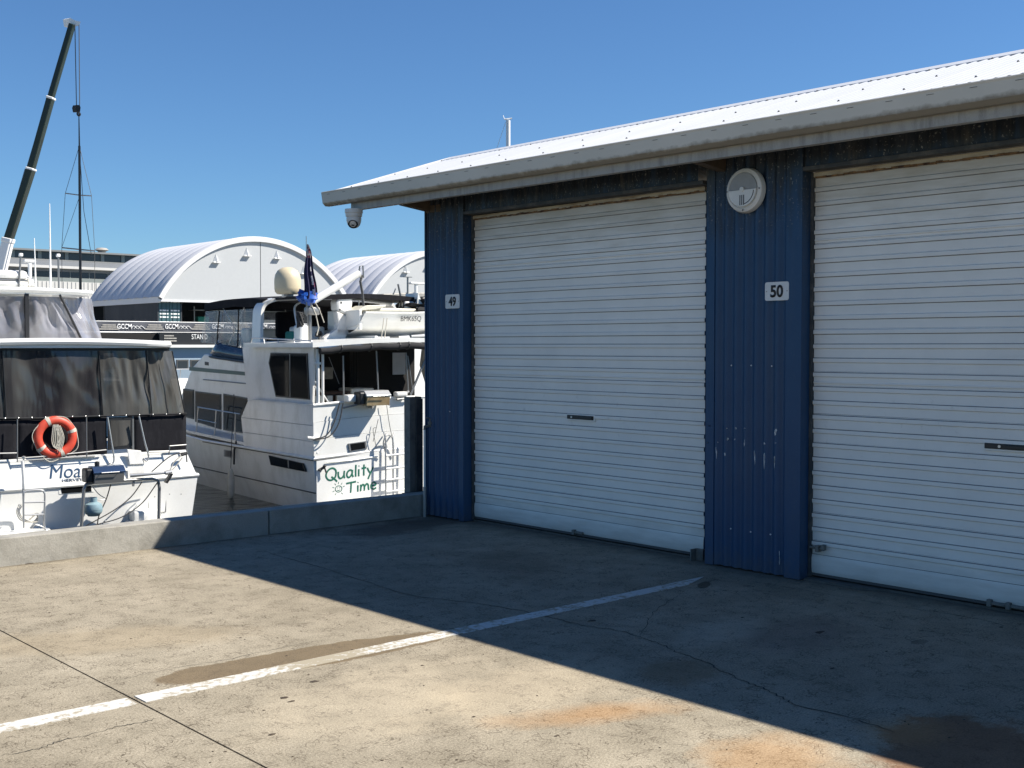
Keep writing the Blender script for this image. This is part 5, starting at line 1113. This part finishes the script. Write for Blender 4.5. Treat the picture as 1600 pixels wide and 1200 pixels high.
# ------------------------------------------------------------------ far bank: arched shelters, containers, sheds, crane
QZ = .9
def arched(Og, label, W=21, rise=6.05, Ldepth=16.4, base=6.05, ornaments=()):
    fr = Fr(Og); t = thing('arched_shelter', label, 'shelter', fr, 'white membrane shelters on the far bank')
    zb = base-QZ; Rr = ((W/2)**2+rise**2)/(2*rise); cz = zb+rise-Rr; a0 = math.asin(W/2/Rr)
    def arc(u, r): a = -a0+2*a0*u; return (W/2+r*math.sin(a), cz+r*math.cos(a))
    nb = 9; bay = Ldepth/nb
    for k in range(nb):
        def fn(u, v, k=k):
            r = Rr+.02+.20*math.sin(math.pi*v)**.8; x, z = arc(u, r); return (x, k*bay+bay*v, z)
        MB().grid(fn, 40, 8).build('roof_bay', M_FAB, t, smooth=True)
    mb = MB(); n = 44; vs_ = []
    for i in range(n+1):
        for (r, y) in ((Rr-.28, -.25), (Rr+.17, -.25), (Rr+.24, -.05), (Rr+.17, .25), (Rr-.28, .25)):
            x, z = arc(i/n, r); vs_.append((x, y, z))
    mb.add(vs_, [(i*5+k, i*5+(k+1) % 5, (i+1)*5+(k+1) % 5, (i+1)*5+k) for i in range(n) for k in range(5)]); mb.build('arch_beam', M_FABW, t, smooth=True)
    split = .505
    for (ua, ub) in ((0, split-.0015), (split+.0015, 1)):
        pts = [arc(ua+(ub-ua)*k/20, Rr-.28) for k in range(21)]
        P = [(x, 0, z) for x, z in pts]+[(pts[-1][0], 0, zb-.15), (pts[0][0], 0, zb-.15)]
        MB().prism(P, (0, .06, 0)).build('gable_panel', M_FABG, t)
    MB().box(arc(split-.0012, Rr)[0], arc(split+.0012, Rr)[0], .03, .05, zb, zb+rise-.3).build('gable_seam', M_SEAM, t)
    MB().box(-.1, W+.1, -.08, .12, zb-.35, zb-.152).build('gable_beam', M_FABW, t)
    for xx in (-.06, W-.14): MB().box(xx, xx+.2, .1, Ldepth, zb-.45, zb+.10).build('eave_beam', M_FABW, t)
    back = [arc(k/24, Rr-.3) for k in range(25)]
    MB().prism([(x, Ldepth-.1, z) for x, z in back]+[(W, Ldepth-.1, 0), (0, Ldepth-.1, 0)], (0, .1, 0)).build('rear_wall', M_CONT, t)
    for (ox, oz) in ornaments:                     # small white hooded lights shaped like sails
        o = MB(); c = Vector((ox, -.02, oz)); s = .52
        o.add([c+Vector((-.62*s, 0, -.5*s)), c+Vector((.62*s, 0, -.5*s)), c+Vector((.05*s, 0, 1.0*s)), c+Vector((0, -.75*s, -.45*s))], [(0, 3, 2), (3, 1, 2), (0, 1, 3)])
        o.cbox(ox-.75*s, ox+.75*s, -.62*s, -.02, oz-.72*s, oz-.5*s, .05)
        o.build('gable_lamp', M_WHITE, t)
    return t, fr
D1 = 110
O1 = far(250, 0, D1, QZ); f1 = Fr(O1)
def orn(fr, pts): return [(fr.Y(0, x, y).x, fr.Y(0, x, y).z) for x, y in pts]
arched(O1, 'white arched membrane shelter behind the yachts, nearer the crane', ornaments=orn(f1, [(337, 405), (385, 395), (432, 399), (474, 423)]))
O2_ = O1+Vector((23.4, 0, 0)); f2 = Fr(O2_)
arched(O2_, 'white arched membrane shelter partly hidden by the blue shed', ornaments=orn(f2, [(633, 421), (668, 414)]))
# containers
def container_parts(t, L, W=2.44, H=2.59, door=True, mat=M_CONT):
    mb = MB(); n = int(L/.28)*4
    def cor(t_): q = t_ % 1; return 0 if q < .35 else ((q-.35)/.15 if q < .5 else (1 if q < .85 else 1-(q-.85)/.15))
    for sx_, sg in ((0.03, 1), (W-.03, -1)):
        mb.grid(lambda u, v, sx_=sx_, sg=sg: (sx_+sg*.036*cor(u*L/.28), .1+(L-.2)*u, .16+(H-.28)*v), n, 1)
    mb.box(.02, W-.02, .05, L-.02, H-.06, H-.02).box(.02, W-.02, L-.05, L-.02, .1, H-.05).box(.02, W-.02, .05, L-.02, .1, .16)
    b = mb.build('container_body', mat, t)
    fr = MB()
    for x in (0, W-.12):
        for y in (0, L-.12): fr.box(x, x+.12, y, y+.12, 0, H)
        fr.box(x+.02, x+.10, .12, L-.12, 0, .15).box(x+.02, x+.10, .12, L-.12, H-.1, H-.01)
    fr.box(.12, W-.12, .0, .1, 0, .14).box(.12, W-.12, .0, .1, H-.11, H); fr.build('container_frame', mat, t)
    for k in range(2):
        x0 = .13+k*(W/2-.12); d = MB().box(x0, x0+W/2-.15, .04, .09, .15, H-.13).build('container_door', M_CONTD, t)
        MB().box(x0+.10, x0+W/2-.26, .015, .04, H*.84, H*.88).box(x0+.10, x0+W/2-.26, .015, .04, H*.52, H*.57).box(x0+.10, x0+W/2-.26, .015, .04, H*.40, H*.45).box(x0+.10, x0+W/2-.26, .015, .04, H*.28, H*.33).box(x0+.10, x0+W/2-.26, .015, .04, H*.10, H*.15).build('locking_bracket', M_WHITE, d)
        MB().box(x0+.30, x0+.34, -.02, .012, .1, H-.1).box(x0+.75, x0+.79, -.02, .012, .1, H-.1).build('lock_rod', M_CONTD, d)
stack = [('container', O1+Vector((.05, .5, 2.58)), 'upper container with teal doors under the left edge of the nearer arched shelter'),
         ('container', O1+Vector((.05, .5, -.0)), 'lower container under the left edge of the nearer arched shelter'),
         ('container', O2_+Vector((.05, .5, 2.58)), 'upper container under the left edge of the farther-right shelter'),
         ('container', O2_+Vector((.05, .5, 0)), 'lower container under the left edge of the farther-right shelter'),
         ('container', O1+Vector((18.4, .5, 2.58)), 'upper dark container under the right edge of the nearer arched shelter'),
         ('container', O1+Vector((18.4, .5, 0)), 'lower dark container under the right edge of the nearer arched shelter')]
first = None
for nm, o_, lab in stack:
    if first is None:
        first = thing('shipping_container', lab, 'container', Fr(o_), 'stacked containers under the shelters'); container_parts(first, 15.6 if False else 12.19); continue
    r_ = first.copy(); COL.objects.link(r_); r_.location = o_; r_['label'] = lab; FRAME[r_.name] = Fr(o_)
    for ch in list(first.children):
        c_ = ch.copy(); COL.objects.link(c_); c_.parent = r_
        for g_ in ch.children: d_ = g_.copy(); COL.objects.link(d_); d_.parent = c_
# things stored inside the first shelter
st = Fr(O1+Vector((6, 5, 0))); wb = thing('workshop_racking', 'dark racking and gear in the shade beneath the nearer arched shelter', 'racking', st)
mb = MB()
for k in range(5): mb.box(k*2.6, k*2.6+.1, 0, .1, 0, 4.6)
wb_posts = mb.build('uprights', M_SSD, wb)
for z in (1.4, 2.8, 4.2): MB().box(-.1, 10.6, 0, 1.0, z, z+.08).build('shelf', M_SSD, wb)
for k, (x, z, w_, h_, m_) in enumerate([(.3, 1.5, 1.6, .8, M_GALVD), (2.9, 1.5, 1.9, .6, M_CONTD), (6, 1.5, 1.4, 1.0, M_GELOLD), (.5, 2.9, 1.2, .7, M_TEAL), (3.5, 2.9, 1.6, .9, M_GALVD), (7, 2.9, 2.4, .5, M_GELOLD), (1, 0, 2, 1.1, M_CONT), (5.2, 0, 3, 1.0, M_GALVD)]):
    MB().cbox(x, x+w_, .1, .9, z, z+h_, .04).build('stored_crate', m_, wb)
# banner on its fence
bf = Fr(far(150, 0, 92, QZ)); bn = thing('banner_fence', 'long fence screen of dark banner cloth printed GCCM in front of the containers', 'fence', bf)
zt, zb_ = bf.Y(0, 240, 503.5).z, bf.Y(0, 240, 518.5).z
xa, xb = bf.Y(0, 100, 510).x, bf.Y(0, 700, 510).x
n = 9; wpan = (xb-xa)/n
for k in range(n): MB().grid(lambda u, v, k=k: (xa+wpan*k+.02+(wpan-.04)*u, .04*math.sin(u*9+k)*math.sin(3.1*v), zb_+(zt-zb_)*v), 16, 3).build('banner_panel', M_BANNER, bn, smooth=True)
for k in range(n*3+1): MB().tube([(xa+wpan*k/3, .08, -.5), (xa+wpan*k/3, .08, zt+.04)], .03, 6).build('fence_post', M_SSD, bn)
MB().tube([(xa, .05, zt+.03), (xb, .05, zt+.03)], .035, 6).tube([(xa, .03, zb_-.05), (xb, .03, zb_-.05)], .05, 6).build('fence_rail', M_WHITE, bn)
for xl, wd in ((183, 20), (258, 19), (331, 18), (400, 18), (470, 17)):
    a = bf.Y(-.06, xl, 514); text('banner_name', 'GCCM', M_WHITE, bn, a, (1, 0, 0), (0, 0, 1), .40, wd/1848*92*1.20, bold=.015, depth=.01)
    mb = MB(); a = bf.Y(-.06, xl+wd+2, 513.5)
    for q, (s0, s1) in enumerate(((0, .5), (.25, .8), (.6, 1.15))):
        mb.tube(curve([a+Vector((s0, 0, 0)), a+Vector(((s0+s1)/2-.05, 0, .22)), a+Vector((s1, 0, .0))], 4), .022, 4)
    mb.build('banner_emblem', M_WHITE, bn)
for xl in (154, 226, 299, 365):
    mb = MB()
    for q, ln in enumerate((1.1, 1.3, 1.6)): a = bf.Y(-.06, xl+1, 507.5+q*3.2); mb.box(a.x+(1.6-ln)/2, a.x+(1.6+ln)/2, a.y-.01, a.y, a.z-.04, a.z+.04)
    mb.build('banner_small_print', M_GALV, bn)
# grey works shed far behind
wf_ = Fr(far(0, 0, 150, QZ)); ws = thing('works_shed', 'long grey works shed with roof monitor on the far bank behind the crane', 'building', wf_)
def wz(px, py, y): return wf_.Y(y, px, py).z
X0, X1 = -60, 34
z_cl, z_top = wz(100, 451, 0), 0
zs = [wz(100, q, 0) for q in (451, 440, 434, 424.5, 420, 416)]
MB().box(X0, X1, 0, .3, -.2, zs[1]).build('lower_wall', M_WALLW, ws)
mb = MB(); k = X0
while k < X1: mb.box(k, k+.09, -.06, 0, -.2, zs[1]-.02); k += .55
mb.build('cladding_rib', M_WALLW, ws, kind='stuff')
MB().box(X0, X1, .05, .35, zs[1], zs[2]).build('mid_wall', M_WALLG, ws)
k = X0; i = 0
while k < X1-2.5:
    w0_ = MB().box(k+.06, k+2.5, .1, .2, zs[2]+.02, zs[3]-.02).build('window', M_WIN, ws) if i == 0 else inst(w0_, ws, (2.56*i, 0, 0)); k += 2.56; i += 1
k = X0; mb = MB()
while k < X1: mb.box(k-.03, k+.06, .06, .2, zs[2], zs[3]); k += 2.56
mb.build('window_mullions', M_WALLG, ws)
MB().box(X0, X1, .0, .35, zs[3], zs[4]).build('upper_wall', M_ROOFG, ws)
MB().box(X0-.3, X1+.3, -.6, .1, zs[4], zs[5]).build('gutter', M_WALLW, ws)
zr0 = zs[5]; YB = 14; zr1 = wz(100, 406, YB); zr2 = wz(100, 394.5, YB)
mb = MB(); k = X0
while k < X1: mb.prism([(k, 0, zr0), (k+.95, 0, zr0), (k+.95, YB, zr1), (k, YB, zr1)], (0, 0, -.1)); k += 1.0
mb.build('roof_panel', M_ROOFG, ws, kind='stuff')
MB().prism([(X0, .05, zr0-.14), (X1, .05, zr0-.14), (X1, YB, zr1-.14), (X0, YB, zr1-.14)], (0, 0, -.1)).build('roof_base', M_ROOFG, ws)
MB().box(X0, X1+.0, YB, YB+12, zr1-2, zr2).build('roof_monitor', M_WIN, ws)
MB().box(X0-.4, X1+.4, YB-.8, YB+12.4, zr2, zr2+.25).build('monitor_roof', M_ROOFG, ws)
for px in (20, 62, 104, 160, 192): p = wf_.Y(YB-.1, px, 400); MB().box(p.x-.25, p.x+.25, YB-.15, YB, zr1, zr2).build('monitor_post', M_WALLG, ws)
p = wf_.Y(YB+1, 159, 391); MB().lathe([(0, 0), (.5, 0), (.55, .3), (1.0, .5), (.7, .8), (0, .9)], (p.x, YB+1, zr2+.2), n=16).build('roof_vent', M_GALV, ws, smooth=True)
# mobile crane
DC = 120
def cp(x, y, d=DC): q = ray(x, y); return CP+q*(d/q.dot(_f))
cb_ = far(-22, 0, DC, QZ); cf = Fr(cb_, 20)
crane = thing('mobile_crane', 'mobile crane with long dark green telescopic boom raised over the marina', 'crane', cf)
def cl(x, y, off=0): return cf.I @ cp(x, y, DC)+Vector((0, off, 0))
def boomseg(p, q, w_, h_, mat, nm, c=.0):
    p, q = Vector(p), Vector(q); t = (q-p).normalized(); s = (cf.I.to_3x3() @ _f); s = (s-t*s.dot(t)).normalized(); u = s.cross(t)
    vs_ = [a+s*i*w_/2+u*j*h_/2 for a in (p, q) for i, j in ((-1, -1), (1, -1), (1, 1), (-1, 1))]
    return MB().add(vs_, [(0, 1, 2, 3), (7, 6, 5, 4), (0, 4, 5, 1), (1, 5, 6, 2), (2, 6, 7, 3), (3, 7, 4, 0)]).build(nm, mat, crane, bevel=.08)
pxm = DC/F_PX
boomseg(cl(-6, 455), cl(13, 374), 1.1, 13.5*pxm, M_WHITE, 'boom_base')
boomseg(cl(12.5, 377), cl(48.5, 264), 1.0, 11*pxm, M_BOOM, 'boom_section'); boomseg(cl(48.5, 264), cl(79.5, 153), .85, 9.5*pxm, M_BOOM, 'boom_section'); boomseg(cl(79.5, 153), cl(113, 38), .7, 8*pxm, M_BOOM, 'boom_section')
boomseg(cl(12, 379), cl(13.6, 372), 1.2, 15*pxm, M_WHITE, 'boom_collar'); boomseg(cl(48, 266), cl(48.9, 262.5), 1.05, 12.5*pxm, M_WHITE, 'boom_collar'); boomseg(cl(79, 155), cl(80, 151.5), 1.0, 11*pxm, M_WHITE, 'boom_collar')
for (xa, ya, xb, yb) in ((9, 372, 40, 264), (42.5, 262, 75, 153), (75, 151, 109, 36)): MB().tube([cl(xa, ya), cl(xb, yb)], .09, 5).build('boom_side_rail', M_SSD, crane)
MB().prism([cl(107, 29), cl(110, 28), (cl(117, 32)), cl(126, 34), cl(124, 40), cl(116, 42), cl(109, 40)], (0, .8, 0)).build('boom_head', M_WHITE, crane)
MB().tube([cl(117, 38), cl(119.5, 164)], .045, 5).tube([cl(123.5, 39), cl(124.5, 164)], .045, 5).build('hoist_rope', M_SEAM, crane)
MB().prism([cl(118, 168), cl(119.5, 164), cl(124.5, 164), cl(126, 168), cl(125, 175), cl(119.5, 175)], (0, .5, 0)).build('hook_block', M_BLACK, crane)
MB().tube(curve([cl(122, 174), cl(121, 178), cl(123, 181), cl(125, 178.5), cl(123.5, 176)], 4), .10, 6).build('hook', M_BLACK, crane)
MB().cbox(-4.0, 4.5, -1.3, 1.3, 1.2, 1.9, .1).build('chassis', M_WHITE, crane); MB().cbox(-1.5, 2.5, -1.2, 1.2, 1.9, 3.2, .15).build('turret', M_WHITE, crane); MB().cbox(2.6, 4.4, -1.2, .2, 1.9, 3.4, .15).build('cab', M_WHITE, crane)
MB().prism([(0, -.6, 3.0), (1.6, -.6, 3.0), cl(-4, 452), cl(-10, 452)], (0, 1.2, 0)).build('boom_pivot', M_WHITE, crane)
for xx in (-3.2, -1.8, 1.6, 3.0):
    for yy in (-1.35, 1.05): MB().lathe([(.2, 0), (.55, 0), (.6, .06), (.6, .26), (.55, .3), (.2, .3)], (xx, yy, .6), (0, 1, 0), 20).build('wheel', M_TYRE, crane, smooth=True)
# mast held by the hook
mf = Fr(far(126.5, 0, DC, QZ-.1)); mt = thing('yacht_mast', 'slender black yacht mast with spreaders hanging from the crane hook', 'mast', mf)
def ml(x, y): p = mf.I @ cp(x, y, DC); return p
MB().tube([ml(123.3, 182), ml(124, 228)], .05, 6, r2=.08).tube([ml(124, 228), ml(126.5, 560)], .13, 8, r2=.15).build('mast_spar', M_MAST, mt, smooth=True)
MB().tube([ml(102, 302), ml(124.5, 305), ml(143, 306)], .06, 5).build('spreader', M_SSD, mt); MB().tube([ml(96.5, 387), ml(126, 390), ml(148, 392)], .07, 5).build('spreader', M_SSD, mt)
MB().tube([ml(124, 228), ml(102, 302), ml(96.5, 387), ml(97, 455)], .025, 4).tube([ml(124, 228), ml(143, 306), ml(148, 392), ml(148, 455)], .025, 4).tube([ml(125, 305), ml(96.5, 387)], .022, 4).tube([ml(125, 245), ml(131, 330), ml(143, 400)], .03, 4).build('shroud', M_SEAM, mt)

# ------------------------------------------------------------------ boats between
hf = Fr(far(246, 0, 62, WZ)); hb_ = thing('charter_boat', 'pale blue-grey boat with black upper side lettered in white, seen between the two yachts', 'boat', hf)
def hy(x, y, yy=0): return hf.Y(yy, x, y)
def hrect(x0, y0, x1, y1, yy, th, nm, mat, z0=None):
    a, b_ = hy(x0, y0, yy), hy(x1, y1, yy); return MB().box(a.x, b_.x, yy, yy+th, z0 if z0 is not None else b_.z, a.z).build(nm, mat, hb_)
zf0, zf1, zf2, zf3 = hy(290, 519.5).z, hy(290, 538.5).z, hy(290, 543).z, hy(290, 577).z
xl, xr = hy(150, 530).x, hy(420, 530).x; xm_ = hy(248, 530).x
MB().box(xm_, xr, -.1, 5.5, zf1, zf0).build('black_upper_side', M_FRAME, hb_)
MB().box(xl, xm_-.02, .25, 5.0, zf1-.3, zf0-.05).build('dark_awning_side', M_DARKINT, hb_)
MB().box(xm_-.1, xr+.2, -.35, 5.6, zf2, zf1-.005).build('deck_edge', M_GEL, hb_)
MB().box(xm_+.1, xr, .0, 5.2, zf3, zf2-.005).build('cabin_wall', M_HBLUE, hb_)
MB().prism([(xm_-2.5, -.3, zf3), (xr, -.3, zf3), (xr, -.1, .0-.3), (xm_-1.5, -.1, -.3)], (0, 5.8, 0)).build('hull', M_HBLUE, hb_)
for (xa_, xb_) in ((275.5, 294.5), (297, 317), (322, 345)):
    a, b_ = hy(xa_, 562), hy(xb_, 577); f = MB().box(a.x, b_.x, -.03, .0, b_.z, a.z).build('window', M_SEAM, hb_); MB().box(a.x+.07, b_.x-.07, -.04, -.028, b_.z+.07, a.z-.07).build('pane', M_WIN, f)
text('side_name', 'STAN', M_WHITE, hb_, hy(299.5, 530, -.12), (1, 0, 0), (0, 0, 1), .27, .66, bold=.0, depth=.01)
text('side_name', 'D', M_WHITE, hb_, hy(320, 530, -.12), (1, 0, 0), (0, 0, 1), .27, .15, bold=.0, depth=.01)
mb = MB()
for yy, ln in ((524.5, 14), (528.5, 18), (532.5, 18)): a = hy(256.5, yy, -.12); mb.box(a.x, a.x+ln/1848*62*1.15, -.125, -.115, a.z-.035, a.z+.03)
mb.build('small_print', M_GALV, hb_)
a = hy(150, 535); MB().box(hy(180, 534).x, hy(248, 534).x, -.4, .2, hy(200, 537.5).z, hy(200, 534).z).build('green_awning_edge', paint('dull_green_edge', (.10, .14, .12), .7, amt=.4), hb_)
# small runabout bow
rf = Fr(far(268, 0, 42, WZ), 25); rb_ = thing('runabout', 'small white runabout bow with pulpit rail seen low between the two yachts', 'boat', rf)
a = rf.Y(0, 268, 590); hz_ = rf.Y(0, 280, 592).z
MB().prism([(-1.6, 0, .0), (1.1, -.3, .0), (1.5, -.1, hz_), (-1.9, -.1, hz_)], (0, 3.5, 0)).build('hull', M_GEL, rb_, bevel=.04)
MB().prism([(-.6, .6, hz_), (.8, .6, hz_), (.5, 1.0, hz_+.35), (-.6, 1.0, hz_+.35)], (0, 1.4, 0)).build('cabin', M_GEL, rb_, bevel=.04)
mb = MB().tube([(-1.4, 0, hz_+.36), (1.5, 0, hz_+.34)], .018, 6)
for k in range(4): mb.tube([(-1.3+k*.9, .05, hz_), (-1.3+k*.9, 0, hz_+.36)], .015, 5)
mb.build('pulpit_rail', M_SS, rb_)
# white cruiser behind the dinghy
gf = Fr(far(600, 0, 36, WZ), -4.8); gb_ = thing('game_boat', 'white game boat with grey hardtop and radar partly hidden by the blue shed', 'boat', gf)
def gy(x, y, yy=0): return gf.Y(yy, x, y)
MB().prism([gy(593, 464), gy(600, 459), gy(640, 457), gy(720, 457), gy(720, 463), gy(640, 465)], (0, 3, 0)).build('hardtop', M_GALV, gb_, bevel=.03)
MB().prism([gy(604, 466), gy(625, 466), gy(622, 500), gy(608, 500)], (0, .06, 0)).build('windscreen', M_HBLUE, gb_)
MB().prism([gy(626, 480), gy(668, 462), gy(720, 466), gy(720, 500), gy(630, 500)], (0, 1, 0)).build('furled_cover', M_GALV, gb_, bevel=.05)
MB().tube([gy(650, 459), gy(649.5, 443)], .05, 8).cbox(gy(640, 444).x, gy(662, 441).x, -.08, .08, gy(650, 444.5).z, gy(650, 441).z, .03).build('radar', M_WHITE, gb_)
MB().tube([gy(637, 458), gy(637, 433)], .03, 6).box(gy(631, 433).x, gy(643, 433).x, -.04, .04, gy(637, 433.5).z, gy(637, 432.3).z).build('aerial', M_SSD, gb_)
MB().tube([gy(615, 459), gy(618, 451)], .02, 5).tube([gy(604, 466), gy(603, 500)], .03, 6).build('hardtop_post', M_SSD, gb_)
zz = gy(640, 500).z
MB().prism([(-1.5, -.5, 1.5), (6, -.5, 1.5), (6, -.2, zz-.2), (-.6, -.2, zz-.2)], (0, 4, 0)).prism([(-2, -.8, -.3), (6.5, -.8, -.3), (6.8, -.8, 1.5), (-2.3, -.8, 1.5)], (0, 11, 0)).build('hull', M_GEL, gb_, bevel=.06)
# far boats under the second shelter line, dark sheds between
df = Fr(far(560, 0, 84, QZ)); dk = thing('quayside_store', 'low dark store with pale roof edge on the far bank under the shelters', 'building', df)
a, b_ = df.Y(0, 300, 500), df.Y(0, 720, 500)
MB().box(a.x, b_.x, 0, 3, -.2, 1.0).build('store_wall', M_WALLG, dk); MB().box(a.x-.2, b_.x+.2, -.2, 3.2, 1.0, 1.15).build('store_roof', M_WALLW, dk)
# mast seen over the shed roof
tf = Fr(far(794, 0, 60, WZ)); tm = thing('yacht_mast', 'short top of a white mast showing above the white shed roof', 'mast', tf)
def tl_(x, y): return tf.I @ cp(x, y, 60)
MB().tube([(0, 0, 0), tl_(794, 188)], .11, 10).build('mast_spar', M_WHITE, tm, smooth=True)
MB().tube([tl_(788, 186.5), tl_(800, 185)], .04, 6).tube([tl_(786, 180), tl_(788, 186)], .015, 4).tube([tl_(790, 191), tl_(770, 250)], .012, 4).build('masthead_gear', M_WHITE, tm)
